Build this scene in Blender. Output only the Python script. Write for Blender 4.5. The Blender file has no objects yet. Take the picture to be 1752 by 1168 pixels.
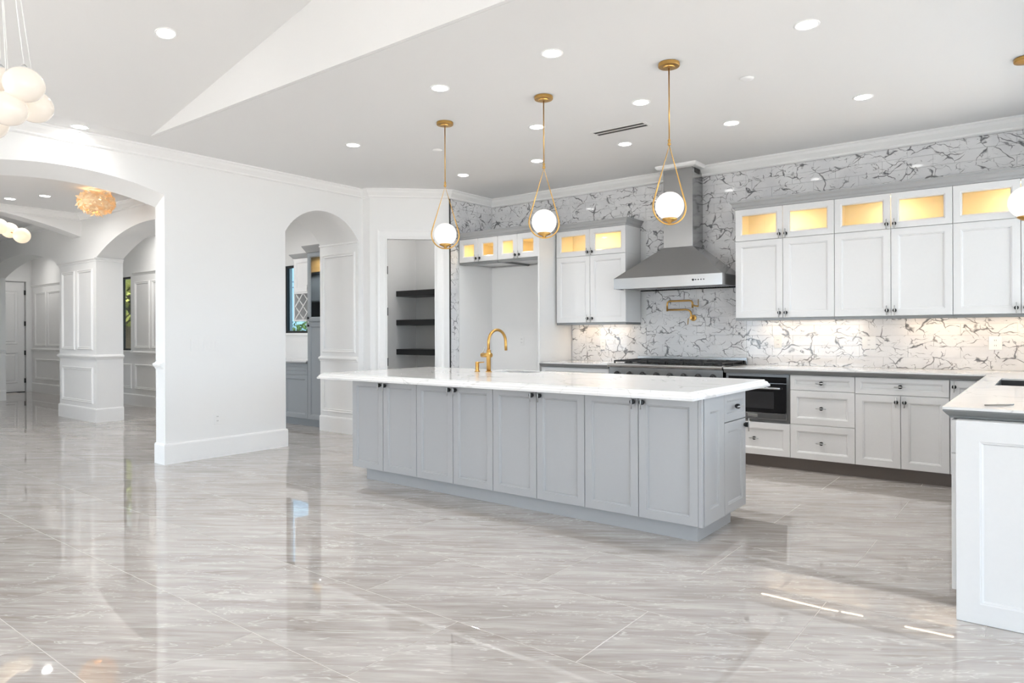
import bpy, bmesh, math, random
from mathutils import Vector, Matrix, noise

# ------------------------------------------------------------------ scene, camera, world, light
SC = bpy.context.scene
COL = SC.collection
random.seed(11)
R = math.radians

cam_d = bpy.data.cameras.new('camera')
cam = bpy.data.objects.new('camera', cam_d)
COL.objects.link(cam)
cam_d.sensor_width = 36.0
cam_d.lens = 36.0 * 1179.0 / 1752.0
cam_d.shift_y = -14.6 / 1752.0
cam_d.clip_start = 0.05
cam_d.clip_end = 300
YAW = R(37.885)
cam.matrix_world = (Matrix.Translation((0, 0, 1.25)) @ Matrix.Rotation(YAW, 4, 'Z')
                    @ Matrix.Rotation(R(90), 4, 'X') @ Matrix.Rotation(-0.0042, 4, 'Z'))
SC.camera = cam

SC.view_settings.view_transform = 'Standard'
SC.view_settings.look = 'None'
SC.view_settings.gamma = 1.0
SC.view_settings.use_curve_mapping = False
SC.view_settings.exposure = 0.50
SKY_STRENGTH = 4.7
CAN_POWER = 3.0

world = bpy.data.worlds.new('world')
SC.world = world
world.use_nodes = True
wn = world.node_tree
wn.nodes['Background'].inputs[0].default_value = (0.70, 0.855, 1.0, 1)
wn.nodes['Background'].inputs[1].default_value = SKY_STRENGTH
SC.cycles.max_bounces = 10
SC.cycles.diffuse_bounces = 6
SC.cycles.glossy_bounces = 5
SC.cycles.transmission_bounces = 6
SC.cycles.transparent_max_bounces = 12
SC.cycles.caustics_reflective = False
SC.cycles.caustics_refractive = False
SC.cycles.sample_clamp_indirect = 6.0


def sun_lamp():
    ld = bpy.data.lights.new('sun', 'SUN')
    ld.energy = 20.0
    ld.angle = R(1.0)
    ld.color = (1.0, 0.95, 0.88)
    o = bpy.data.objects.new('sun', ld)
    COL.objects.link(o)
    o.rotation_euler = Vector((-0.22, 0.46, -0.86)).to_track_quat('-Z', 'Y').to_euler()


sun_lamp()


def portal(loc, size, direction):
    ld = bpy.data.lights.new('daylight_portal', 'AREA')
    ld.shape = 'RECTANGLE'
    ld.size, ld.size_y = size
    ld.cycles.is_portal = True
    o = bpy.data.objects.new('daylight_portal', ld)
    COL.objects.link(o)
    o.location = loc
    o.rotation_euler = Vector(direction).to_track_quat('-Z', 'Y').to_euler()


# far-room windows, plus unseen openings assumed to let daylight in
REAR_OPENINGS = [(-6.2, -3.4)]
for a, b in REAR_OPENINGS:
    portal(((a + b) / 2, -3.45, 1.2), (b - a, 2.4), (0, 1, 0))
portal((-8.93, -1.25, 1.6), (2.2, 1.6), (0, 1, 0))
portal((4.15, -0.1, 1.32), (6.0, 2.6), (-1, 0, 0))
portal((0.33, 5.22, 1.85), (3.0, 1.7), (-1, 0, 0))
portal((-13.7, 5.7, 1.62), (1.5, 1.32), (0, -1, 0))
portal((-9.05, 6.42, 1.78), (0.6, 1.03), (0, -1, 0))

ZC = 3.02           # ceiling height
XL = -6.69          # left wall face
YB = 7.11           # tiled back wall face


# ------------------------------------------------------------------ materials
MATS = {}


def nmat(name):
    m = bpy.data.materials.new(name)
    m.use_nodes = True
    MATS[name] = m
    return m, m.node_tree, m.node_tree.nodes['Principled BSDF']


def pbr(name, col, rough=0.5, metal=0.0, spec=0.5, coat=0.0, bump=0.0, bscale=60.0):
    m, nt, p = nmat(name)
    p.inputs['Base Color'].default_value = (*col, 1)
    p.inputs['Roughness'].default_value = rough
    p.inputs['Metallic'].default_value = metal
    p.inputs['Specular IOR Level'].default_value = spec
    p.inputs['Coat Weight'].default_value = coat
    tc = nt.nodes.new('ShaderNodeTexCoord')
    nz = nt.nodes.new('ShaderNodeTexNoise')
    nz.inputs['Scale'].default_value = bscale
    nz.inputs['Detail'].default_value = 3
    nt.links.new(tc.outputs['Object'], nz.inputs['Vector'])
    # very slight tone variation so that nothing is a flat colour
    mix = nt.nodes.new('ShaderNodeMix')
    mix.data_type = 'RGBA'
    mix.inputs['A'].default_value = (*[c * 0.985 for c in col], 1)
    mix.inputs['B'].default_value = (*[min(1, c * 1.015) for c in col], 1)
    nt.links.new(nz.outputs['Fac'], mix.inputs['Factor'])
    nt.links.new(mix.outputs['Result'], p.inputs['Base Color'])
    if bump:
        b = nt.nodes.new('ShaderNodeBump')
        b.inputs['Strength'].default_value = bump
        b.inputs['Distance'].default_value = 0.002
        nt.links.new(nz.outputs['Fac'], b.inputs['Height'])
        nt.links.new(b.outputs['Normal'], p.inputs['Normal'])
    return m


def emis(name, col, strength, base=(0.9, 0.9, 0.9), sample=True, rough=0.3):
    m, nt, p = nmat(name)
    p.inputs['Base Color'].default_value = (*base, 1)
    p.inputs['Roughness'].default_value = rough
    p.inputs['Emission Color'].default_value = (*col, 1)
    p.inputs['Emission Strength'].default_value = strength
    if not sample:
        m.cycles.emission_sampling = 'NONE'
    return m


WALL = pbr('wall_paint', (0.86, 0.86, 0.855), 0.55, bump=0.08, bscale=220)
CEIL = pbr('ceiling_paint', (0.80, 0.80, 0.80), 0.7, bump=0.05, bscale=200)
TRIM = pbr('trim_paint', (0.88, 0.88, 0.875), 0.35)
CABW = pbr('white_lacquer', (0.73, 0.732, 0.735), 0.32)
CABG = pbr('island_grey_lacquer', (0.405, 0.409, 0.418), 0.32)
GREYP = pbr('grey_lacquer', (0.36, 0.365, 0.37), 0.35)
BLUEG = pbr('blue_grey_lacquer', (0.31, 0.335, 0.355), 0.35)
TOE_SHADE = pbr('toe_shade_paint', (0.17, 0.145, 0.13), 0.4)  # under-cabinet shade and floor reflection painted into the colour
CREAM = pbr('cabinet_interior', (0.90, 0.82, 0.62), 0.5)
BRASS = pbr('brushed_brass', (0.56, 0.335, 0.105), 0.30, metal=1.0)
BLACK = pbr('matt_black', (0.012, 0.012, 0.012), 0.4)
BLACKG = pbr('black_glass', (0.008, 0.008, 0.009), 0.06)
IRON = pbr('cast_iron', (0.02, 0.02, 0.021), 0.55, bump=0.3, bscale=300)
NICKEL = pbr('satin_nickel', (0.55, 0.55, 0.55), 0.28, metal=1.0)
PLATE = pbr('white_plastic', (0.86, 0.86, 0.855), 0.35)
SLOT = pbr('socket_dark', (0.10, 0.10, 0.10), 0.5)
GROUT = pbr('grout', (0.62, 0.585, 0.56), 0.5)
WGROUT = pbr('wall_grout', (0.70, 0.70, 0.70), 0.8)
CORD = pbr('white_cord', (0.85, 0.85, 0.85), 0.5)
BARK = pbr('bark', (0.14, 0.10, 0.07), 0.9, bump=0.5, bscale=20)
BOUNCEG = pbr('bounce_ground', (0.42, 0.385, 0.345), 0.95, bump=0.5, bscale=10)  # ground tone chosen to bounce daylight up into the rooms
FENCE = pbr('fence_paint', (0.75, 0.76, 0.78), 0.7)
EDGEM = pbr('grey_stone_edge', (0.20, 0.205, 0.205), 0.25)
FROSTW = pbr('white_acrylic', (0.9, 0.9, 0.9), 0.3)

LENS = emis('led_lens', (1.0, 0.98, 0.95), 14.0, sample=False)
GLOBEC = emis('opal_globe_large', (1.0, 0.86, 0.72), 0.16, base=(0.76, 0.70, 0.63), rough=0.15)
GLOBE = emis('opal_globe', (1.0, 0.92, 0.84), 0.50, base=(0.85, 0.83, 0.80), rough=0.12)
GLOBEW = emis('opal_globe_warm', (1.0, 0.80, 0.54), 0.42, base=(0.72, 0.62, 0.50), rough=0.15)
LEDSTRIP = emis('led_strip', (1.0, 0.80, 0.52), 7.0, sample=False)
FEATHER = emis('feather', (1.0, 0.62, 0.30), 0.14, base=(0.85, 0.68, 0.46), rough=0.7, sample=False)
FCORE = emis('lamp_core', (1.0, 0.72, 0.40), 2.2, sample=True)


def steel():
    m, nt, p = nmat('brushed_steel')
    p.inputs['Metallic'].default_value = 1.0
    tc = nt.nodes.new('ShaderNodeTexCoord')
    mp = nt.nodes.new('ShaderNodeMapping')
    mp.inputs['Scale'].default_value = (1.5, 1.5, 260)
    nz = nt.nodes.new('ShaderNodeTexNoise')
    nz.inputs['Scale'].default_value = 3
    nz.inputs['Detail'].default_value = 4
    nt.links.new(tc.outputs['Object'], mp.inputs['Vector'])
    nt.links.new(mp.outputs['Vector'], nz.inputs['Vector'])
    r = nt.nodes.new('ShaderNodeMapRange')
    r.inputs['To Min'].default_value = 0.15
    r.inputs['To Max'].default_value = 0.22
    nt.links.new(nz.outputs['Fac'], r.inputs['Value'])
    nt.links.new(r.outputs['Result'], p.inputs['Roughness'])
    c = nt.nodes.new('ShaderNodeValToRGB')
    c.color_ramp.elements[0].color = (0.42, 0.425, 0.43, 1)
    c.color_ramp.elements[1].color = (0.48, 0.485, 0.49, 1)
    nt.links.new(nz.outputs['Fac'], c.inputs['Fac'])
    nt.links.new(c.outputs['Color'], p.inputs['Base Color'])
    return m


STEEL = steel()


def vein_marble(name, base, cloud, layers, cscale, rough=0.08):
    """White marble slab in world space: soft clouds plus layers of broken, tapering veins
    layers: (scale, density, width, colour, strength)"""
    m, nt, p = nmat(name)
    N, L = nt.nodes, nt.links
    ge = N.new('ShaderNodeNewGeometry')
    vec = ge.outputs['Position']
    cn = N.new('ShaderNodeTexNoise')
    cn.inputs['Scale'].default_value = cscale
    cn.inputs['Detail'].default_value = 5
    cn.inputs['Distortion'].default_value = 0.6
    L.new(vec, cn.inputs['Vector'])
    cr = N.new('ShaderNodeValToRGB')
    cr.color_ramp.elements[0].position = 0.42
    cr.color_ramp.elements[0].color = (*base, 1)
    cr.color_ramp.elements[1].position = 0.74
    cr.color_ramp.elements[1].color = (*cloud, 1)
    L.new(cn.outputs['Fac'], cr.inputs['Fac'])
    col = cr.outputs['Color']
    for li, (scale, density, width, vein, strength) in enumerate(layers):
        sh = N.new('ShaderNodeVectorMath')
        sh.operation = 'ADD'
        L.new(vec, sh.inputs[0])
        sh.inputs[1].default_value = (3.1 * li, 7.7 * li, 1.3 * li)
        v = sh.outputs['Vector']
        dn = N.new('ShaderNodeTexNoise')
        dn.inputs['Scale'].default_value = scale * 0.8
        dn.inputs['Detail'].default_value = 3
        dn.inputs['Roughness'].default_value = 0.5
        L.new(v, dn.inputs['Vector'])
        sub = N.new('ShaderNodeVectorMath')
        sub.operation = 'SUBTRACT'
        L.new(dn.outputs['Color'], sub.inputs[0])
        sub.inputs[1].default_value = (0.5, 0.5, 0.5)
        sc = N.new('ShaderNodeVectorMath')
        sc.operation = 'SCALE'
        sc.inputs['Scale'].default_value = 1.5 / scale
        L.new(sub.outputs['Vector'], sc.inputs[0])
        add = N.new('ShaderNodeVectorMath')
        add.operation = 'ADD'
        L.new(v, add.inputs[0])
        L.new(sc.outputs['Vector'], add.inputs[1])
        mp = N.new('ShaderNodeMapping')
        mp.inputs['Rotation'].default_value = (0.3, R(-38), 0.2)
        mp.inputs['Scale'].default_value = (1.0, 1.0, 1.7)
        L.new(add.outputs['Vector'], mp.inputs['Vector'])
        vo = N.new('ShaderNodeTexVoronoi')
        vo.feature = 'DISTANCE_TO_EDGE'
        vo.inputs['Scale'].default_value = scale
        L.new(mp.outputs['Vector'], vo.inputs['Vector'])
        wn_ = N.new('ShaderNodeTexNoise')
        wn_.inputs['Scale'].default_value = scale * 1.5
        wn_.inputs['Detail'].default_value = 3
        L.new(v, wn_.inputs['Vector'])
        wr = N.new('ShaderNodeMapRange')
        wr.inputs['From Min'].default_value = density - 0.05
        wr.inputs['From Max'].default_value = density + 0.25
        wr.inputs['To Min'].default_value = 0.0
        wr.inputs['To Max'].default_value = width
        L.new(wn_.outputs['Fac'], wr.inputs['Value'])
        mx = N.new('ShaderNodeMath')
        mx.operation = 'MAXIMUM'
        L.new(wr.outputs['Result'], mx.inputs[0])
        mx.inputs[1].default_value = 0.0006
        div = N.new('ShaderNodeMath')
        div.operation = 'DIVIDE'
        L.new(vo.outputs['Distance'], div.inputs[0])
        L.new(mx.outputs[0], div.inputs[1])
        inv = N.new('ShaderNodeMapRange')
        inv.inputs['From Min'].default_value = 0.2
        inv.inputs['From Max'].default_value = 1.3
        inv.inputs['To Min'].default_value = strength
        inv.inputs['To Max'].default_value = 0.0
        L.new(div.outputs[0], inv.inputs['Value'])
        mix = N.new('ShaderNodeMix')
        mix.data_type = 'RGBA'
        L.new(inv.outputs['Result'], mix.inputs['Factor'])
        L.new(col, mix.inputs['A'])
        mix.inputs['B'].default_value = (*vein, 1)
        col = mix.outputs['Result']
    L.new(col, p.inputs['Base Color'])
    p.inputs['Roughness'].default_value = rough
    return m


TILE = vein_marble('veined_wall_tile', (0.79, 0.79, 0.80), (0.66, 0.66, 0.68),
                   [(4.8, 0.50, 0.080, (0.12, 0.12, 0.13), 0.95), (8.5, 0.525, 0.075, (0.20, 0.20, 0.21), 0.85)], 3.2, rough=0.06)
QUARTZ = vein_marble('white_quartz', (0.77, 0.765, 0.76), (0.70, 0.695, 0.69),
                     [(2.2, 0.50, 0.05, (0.55, 0.54, 0.53), 0.7)], 1.2, rough=0.10)


def floor_marble():
    m, nt, p = nmat('polished_floor_tile')
    N, L = nt.nodes, nt.links
    tc = N.new('ShaderNodeTexCoord')
    oi = N.new('ShaderNodeObjectInfo')
    mu = N.new('ShaderNodeVectorMath')
    mu.operation = 'SCALE'
    mu.inputs[0].default_value = (41.0, 67.0, 13.0)
    L.new(oi.outputs['Random'], mu.inputs['Scale'])
    rot = N.new('ShaderNodeMapping')
    rot.inputs['Rotation'].default_value = (0, 0, R(-34))
    L.new(tc.outputs['Object'], rot.inputs['Vector'])
    ad = N.new('ShaderNodeVectorMath')
    ad.operation = 'ADD'
    L.new(rot.outputs['Vector'], ad.inputs[0])
    L.new(mu.outputs['Vector'], ad.inputs[1])

    def streak(sx, sy, scale, detail, dist):
        mp = N.new('ShaderNodeMapping')
        mp.inputs['Scale'].default_value = (sx, sy, 1)
        L.new(ad.outputs['Vector'], mp.inputs['Vector'])
        nz = N.new('ShaderNodeTexNoise')
        nz.inputs['Scale'].default_value = scale
        nz.inputs['Detail'].default_value = detail
        nz.inputs['Roughness'].default_value = 0.62
        nz.inputs['Distortion'].default_value = dist
        L.new(mp.outputs['Vector'], nz.inputs['Vector'])
        return nz.outputs['Fac']
    a = streak(0.9, 9.0, 2.8, 9, 0.4)
    b = streak(0.5, 3.2, 1.6, 6, 1.4)
    c = streak(0.6, 4.0, 1.6, 4, 1.6)
    r1 = N.new('ShaderNodeValToRGB')
    e = r1.color_ramp.elements
    e[0].position = 0.30
    e[0].color = (0.385, 0.345, 0.318, 1)
    e[1].position = 0.62
    e[1].color = (0.545, 0.515, 0.495, 1)
    L.new(a, r1.inputs['Fac'])
    r2 = N.new('ShaderNodeValToRGB')
    e = r2.color_ramp.elements
    e[0].position = 0.34
    e[0].color = (0.84, 0.82, 0.81, 1)
    e[1].position = 0.60
    e[1].color = (1.04, 1.04, 1.04, 1)
    L.new(b, r2.inputs['Fac'])
    mul = N.new('ShaderNodeMix')
    mul.data_type = 'RGBA'
    mul.blend_type = 'MULTIPLY'
    mul.inputs['Factor'].default_value = 1.0
    L.new(r1.outputs['Color'], mul.inputs['A'])
    L.new(r2.outputs['Color'], mul.inputs['B'])
    # thin white veins where the third streak crosses its middle value
    sb = N.new('ShaderNodeMath')
    sb.operation = 'SUBTRACT'
    L.new(c, sb.inputs[0])
    sb.inputs[1].default_value = 0.5
    ab = N.new('ShaderNodeMath')
    ab.operation = 'ABSOLUTE'
    L.new(sb.outputs[0], ab.inputs[0])
    mr = N.new('ShaderNodeMapRange')
    mr.inputs['From Min'].default_value = 0.002
    mr.inputs['From Max'].default_value = 0.011
    mr.inputs['To Min'].default_value = 0.55
    mr.inputs['To Max'].default_value = 0.0
    L.new(ab.outputs[0], mr.inputs['Value'])
    mx = N.new('ShaderNodeMix')
    mx.data_type = 'RGBA'
    L.new(mr.outputs['Result'], mx.inputs['Factor'])
    L.new(mul.outputs['Result'], mx.inputs['A'])
    mx.inputs['B'].default_value = (0.78, 0.76, 0.74, 1)
    L.new(mx.outputs['Result'], p.inputs['Base Color'])
    p.inputs['Roughness'].default_value = 0.02
    p.inputs['IOR'].default_value = 2.15
    # faint waviness of the polish
    wv = N.new('ShaderNodeTexNoise')
    wv.inputs['Scale'].default_value = 2.6
    wv.inputs['Detail'].default_value = 1
    L.new(ad.outputs['Vector'], wv.inputs['Vector'])
    bp = N.new('ShaderNodeBump')
    bp.inputs['Strength'].default_value = 0.05
    bp.inputs['Distance'].default_value = 0.01
    L.new(wv.outputs['Fac'], bp.inputs['Height'])
    L.new(bp.outputs['Normal'], p.inputs['Normal'])
    return m


FLOORT = floor_marble()


def glass(name, tint, refl=0.08):
    """thin pane: tinted straight-through transmission with a weak mirror reflection"""
    m = bpy.data.materials.new(name)
    m.use_nodes = True
    nt = m.node_tree
    nt.nodes.remove(nt.nodes['Principled BSDF'])
    out = nt.nodes['Material Output']
    tr = nt.nodes.new('ShaderNodeBsdfTransparent')
    tr.inputs['Color'].default_value = (*tint, 1)
    gl = nt.nodes.new('ShaderNodeBsdfGlossy')
    gl.inputs['Roughness'].default_value = 0.02
    lw = nt.nodes.new('ShaderNodeLayerWeight')
    lw.inputs['Blend'].default_value = 0.5
    pw = nt.nodes.new('ShaderNodeMath')
    pw.operation = 'POWER'
    nt.links.new(lw.outputs['Facing'], pw.inputs[0])
    pw.inputs[1].default_value = 4.0
    fr = nt.nodes.new('ShaderNodeMapRange')
    fr.inputs['To Min'].default_value = 0.035
    fr.inputs['To Max'].default_value = 0.6
    nt.links.new(pw.outputs[0], fr.inputs['Value'])
    mx = nt.nodes.new('ShaderNodeMixShader')
    nt.links.new(fr.outputs['Result'], mx.inputs['Fac'])
    nt.links.new(tr.outputs['BSDF'], mx.inputs[1])
    nt.links.new(gl.outputs['BSDF'], mx.inputs[2])
    nt.links.new(mx.outputs['Shader'], out.inputs['Surface'])
    MATS[name] = m
    return m


CLEAR = glass('clear_glass', (0.97, 0.97, 0.97))
DIMPANE = glass('view_dimming_glass', (0.34, 0.42, 0.46))  # tint added to dim and blue the bright sky seen through it
DIMPANE2 = glass('weak_view_dimming_glass', (0.50, 0.53, 0.52))  # weaker dimming tint, keeps the foyer view brighter
SMOKED = glass('smoked_glass', (0.5, 0.53, 0.55))


def leafmat(name, a, b):
    m, nt, p = nmat(name)
    oi = nt.nodes.new('ShaderNodeTexCoord')
    nz = nt.nodes.new('ShaderNodeTexNoise')
    nz.inputs['Scale'].default_value = 3.0
    nt.links.new(oi.outputs['Object'], nz.inputs['Vector'])
    r = nt.nodes.new('ShaderNodeValToRGB')
    r.color_ramp.elements[0].position = 0.35
    r.color_ramp.elements[0].color = (*a, 1)
    r.color_ramp.elements[1].position = 0.65
    r.color_ramp.elements[1].color = (*b, 1)
    nt.links.new(nz.outputs['Fac'], r.inputs['Fac'])
    nt.links.new(r.outputs['Color'], p.inputs['Base Color'])
    p.inputs['Roughness'].default_value = 0.6
    return m


LEAF = leafmat('leaf', (0.16, 0.20, 0.04), (0.50, 0.48, 0.12))
LEAF2 = leafmat('hedge_leaf', (0.10, 0.16, 0.03), (0.28, 0.33, 0.07))


# ------------------------------------------------------------------ mesh helpers
def worldloc(o):
    v = Vector((0, 0, 0))
    while o is not None:
        v += o.location
        o = o.parent
    return v


class MB:
    """Collects geometry in world space (through an optional frame) and links it as ONE mesh object."""

    def __init__(self, M=None):
        self.M = M
        self.v, self.f, self.mi, self.sm = [], [], [], []

    def pt(self, p):
        p = Vector(p)
        self.v.append(self.M @ p if self.M else p)
        return len(self.v) - 1

    def face(self, idx, mi=0, sm=False):
        self.f.append(tuple(idx))
        self.mi.append(mi)
        self.sm.append(sm)

    def quad(self, a, b, c, d, mi=0):
        self.face([self.pt(a), self.pt(b), self.pt(c), self.pt(d)], mi)

    def box(self, x0, x1, y0, y1, z0, z1, mi=0):
        i = [self.pt((x, y, z)) for x in (x0, x1) for y in (y0, y1) for z in (z0, z1)]
        for q in ((0, 1, 3, 2), (4, 6, 7, 5), (0, 4, 5, 1), (2, 3, 7, 6), (0, 2, 6, 4), (1, 5, 7, 3)):
            self.face([i[k] for k in q], mi)
        return self

    def loft(self, rings, mi=0, cap0=True, cap1=True, closed=False, sm=False, mis=None):
        ids = [[self.pt(p) for p in r] for r in rings]
        n = len(ids[0])
        m = len(ids)
        for k in range(m if closed else m - 1):
            a, b = ids[k], ids[(k + 1) % m]
            for j in range(n):
                self.face([a[j], a[(j + 1) % n], b[(j + 1) % n], b[j]], mis[k] if mis else mi, sm)
        if not closed:
            if cap0:
                self.face(list(reversed(ids[0])), mis[0] if mis else mi)
            if cap1:
                self.face(ids[-1], mis[-1] if mis else mi)
        return self

    def rects(self, x0, x1, z0, z1, prof, mi=0, cap1=True, closed=False, mis=None):
        """concentric rectangles: prof = (inset, y)"""
        rings = []
        for i, y in prof:
            rings.append([(x0 + i, y, z0 + i), (x1 - i, y, z0 + i), (x1 - i, y, z1 - i), (x0 + i, y, z1 - i)])
        return self.loft(rings, mi, True, cap1, closed, mis=mis)

    def lathe(self, prof, n=24, c=(0, 0, 0), mi=0, sm=True, cap0=True, cap1=True):
        rings = []
        for r, z in prof:
            rings.append([(c[0] + r * math.cos(2 * math.pi * k / n), c[1] + r * math.sin(2 * math.pi * k / n), c[2] + z) for k in range(n)])
        return self.loft(rings, mi, cap0, cap1, sm=sm)

    def sphere(self, c, r, n=28, m=16, mi=0, squash=1.0):
        prof = []
        for k in range(m + 1):
            a = -math.pi / 2 + math.pi * k / m
            prof.append((max(1e-4, r * math.cos(a)), r * squash * math.sin(a)))
        return self.lathe(prof, n, c, mi)

    def tube(self, pts, r, n=10, mi=0, closed=False, caps=True):
        pts = [Vector(p) for p in pts]
        rr = r if isinstance(r, (list, tuple)) else [r] * len(pts)
        m = len(pts)
        rings = []
        prev = None
        for i, p in enumerate(pts):
            if closed:
                t = pts[(i + 1) % m] - pts[i - 1]
            else:
                t = pts[min(i + 1, m - 1)] - pts[max(i - 1, 0)]
            t.normalize()
            if prev is None:
                u = t.cross(Vector((0, 0, 1)))
                if u.length < 1e-3:
                    u = t.cross(Vector((1, 0, 0)))
            else:
                u = prev - t * prev.dot(t)
            u.normalize()
            prev = u
            w = t.cross(u)
            rings.append([p + (u * math.cos(2 * math.pi * k / n) + w * math.sin(2 * math.pi * k / n)) * rr[i] for k in range(n)])
        return self.loft(rings, mi, caps, caps, closed, sm=True)

    def build(self, name, mats, parent=None, bevel=0.0, merge=True, kind=None, seg=1):
        if not isinstance(mats, (list, tuple)):
            mats = [mats]
        xs = [p.x for p in self.v]
        ys = [p.y for p in self.v]
        zs = [p.z for p in self.v]
        c = Vector(((min(xs) + max(xs)) / 2, (min(ys) + max(ys)) / 2, (min(zs) if parent is None else (min(zs) + max(zs)) / 2)))
        me = bpy.data.meshes.new(name)
        me.from_pydata([p - c for p in self.v], [], self.f)
        for m in mats:
            me.materials.append(m)
        for p, mi, s in zip(me.polygons, self.mi, self.sm):
            p.material_index = mi
            p.use_smooth = s
        bm = bmesh.new()
        bm.from_mesh(me)
        if merge:
            bmesh.ops.remove_doubles(bm, verts=bm.verts, dist=1e-5)
        bmesh.ops.recalc_face_normals(bm, faces=bm.faces)
        if bevel:
            es = [e for e in bm.edges if len(e.link_faces) == 2 and e.calc_face_angle(0) > 0.6]
            bmesh.ops.bevel(bm, geom=es, offset=bevel, segments=seg, profile=0.5, affect='EDGES')
        bm.to_mesh(me)
        bm.free()
        o = bpy.data.objects.new(name, me)
        COL.objects.link(o)
        if parent is not None:
            o.parent = parent
            o.location = c - worldloc(parent)
        else:
            o.location = c
        if kind:
            o['kind'] = kind
        return o


def box(name, mat, b, parent=None, bevel=0.0, M=None, kind=None, seg=1):
    return MB(M).box(*b).build(name, mat, parent, bevel, kind=kind, seg=seg)


def thing(name, label, cat, loc, group=None):
    o = bpy.data.objects.new(name, None)
    o.empty_display_size = 0.1
    COL.objects.link(o)
    o.location = loc
    return tag(o, label, cat, group)


def tag(o, label, cat, group=None):
    o['label'] = label
    o['category'] = cat
    if group:
        o['group'] = group
    return o


def struct(o):
    o['kind'] = 'structure'
    return o


def frame(origin, facing):
    """cabinet / wall frame: x right, y into the depth, z up, as seen by someone facing the front"""
    x = {'-y': (1, 0, 0), '+x': (0, 1, 0), '-x': (0, -1, 0), '+y': (-1, 0, 0)}[facing] if isinstance(facing, str) else facing
    x = Vector(x).normalized()
    y = Vector((0, 0, 1)).cross(x)
    M = Matrix((x, y, (0, 0, 1))).transposed().to_4x4()
    return Matrix.Translation(origin) @ M


def sweep(path, prof, side=1, closed=False, mb=None):
    """extrude a profile (out, z) along a plan polyline (x, y); 'out' goes to the left of the path (side=1)"""
    P = [Vector((p[0], p[1])) for p in path]
    n = len(P)
    rings = []
    for i in range(n):
        ds = []
        if i > 0 or closed:
            ds.append((P[i] - P[i - 1]).normalized())
        if i < n - 1 or closed:
            ds.append((P[(i + 1) % n] - P[i]).normalized())
        ns = [Vector((-d.y, d.x)) * side for d in ds]
        if len(ns) == 1:
            mit = ns[0]
        else:
            s = ns[0] + ns[1]
            mit = s / max(0.2, s.dot(ns[0]))
        rings.append([(P[i].x + mit.x * o, P[i].y + mit.y * o, z) for o, z in prof])
    mb = mb or MB()
    mb.loft(rings, 0, not closed, not closed, closed)
    return mb


def area_light(loc, size, power, color=(1, 1, 1), direction=(0, 0, -1), parent=None, spread=150, shape='DISK', size_y=None, name='lamp_light'):
    ld = bpy.data.lights.new(name, 'AREA')
    ld.shape = shape
    ld.size = size
    if size_y:
        ld.size_y = size_y
    ld.energy = power
    ld.color = color
    ld.spread = R(spread)
    o = bpy.data.objects.new(name, ld)
    COL.objects.link(o)
    o.rotation_euler = Vector(direction).to_track_quat('-Z', 'Y').to_euler()
    if parent is not None:
        o.parent = parent
        o.location = Vector(loc) - worldloc(parent)
    else:
        o.location = loc
    return o


def point_light(loc, r, power, color, parent):
    ld = bpy.data.lights.new('lamp_light', 'POINT')
    ld.energy = power
    ld.color = color
    ld.shadow_soft_size = r
    o = bpy.data.objects.new('lamp_light', ld)
    COL.objects.link(o)
    o.parent = parent
    o.location = Vector(loc) - worldloc(parent)
    return o


# ------------------------------------------------------------------ walls with openings
def wall(name, M, u0, u1, z1, t, openings=(), mat=None, z0=0.0, seg=28):
    """openings: dict(u0,u1,zb,zs,rise,splay)"""
    mb = MB(M)

    def curve(op, u):
        if not op.get('rise'):
            return op['zs']
        w = (op['u1'] - op['u0']) / 2
        c = (op['u1'] + op['u0']) / 2
        r = op['rise']
        rad = (w * w + r * r) / (2 * r)
        return op['zs'] + math.sqrt(max(0, rad * rad - (u - c) ** 2)) - (rad - r)
    us = {round(u0, 5), round(u1, 5)}
    for op in openings:
        k = seg if op.get('rise') else 1
        for i in range(k + 1):
            us.add(round(op['u0'] + (op['u1'] - op['u0']) * i / k, 5))
    us = sorted(us)
    for a, b in zip(us[:-1], us[1:]):
        m = (a + b) / 2
        op = next((o for o in openings if o['u0'] < m < o['u1']), None)
        if op is None:
            parts = [(z0, z0, z1, z1, 0, None)]
        else:
            parts = [(curve(op, a), curve(op, b), z1, z1, op.get('splay', 0), 'b')]
            if op.get('zb', 0) > z0:
                parts.append((z0, z0, op['zb'], op['zb'], 0, 't'))
        for la, lb, ha, hb, sp, cap in parts:
            mb.quad((a, 0, la), (b, 0, lb), (b, 0, hb), (a, 0, ha))
            mb.quad((a, t, la - sp), (a, t, ha), (b, t, hb), (b, t, lb - sp))
            if cap == 'b':
                mb.quad((a, 0, la), (a, t, la - sp), (b, t, lb - sp), (b, 0, lb))
            if cap == 't':
                mb.quad((a, 0, ha), (b, 0, hb), (b, t, hb), (a, t, ha))
        mb.quad((a, 0, z1), (b, 0, z1), (b, t, z1), (a, t, z1))
    for op in openings:
        for u in (op['u0'], op['u1']):
            zz = curve(op, u)
            zb = op.get('zb', z0)
            mb.quad((u, 0, zb), (u, t, zb), (u, t, zz - op.get('splay', 0)), (u, 0, zz))
    for u in (u0, u1):
        mb.quad((u, 0, z0), (u, t, z0), (u, t, z1), (u, 0, z1))
    return struct(mb.build(name, mat or WALL))


def moulding(parent, M, x0, x1, z0, z1, name='panel_moulding', w=0.045, h=0.02):
    prof = [(0, 0), (0.002, -h * 0.55), (w * 0.3, -h), (w * 0.55, -h * 0.62), (w * 0.85, -h * 0.75), (w, -0.001)]
    mb = MB(M)
    rings = []
    for i, y in prof:
        rings.append([(x0 + i, y, z0 + i), (x1 - i, y, z0 + i), (x1 - i, y, z1 - i), (x0 + i, y, z1 - i)])
    mb.loft(rings, 0, False, False)
    return mb.build(name, TRIM, parent)


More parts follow.
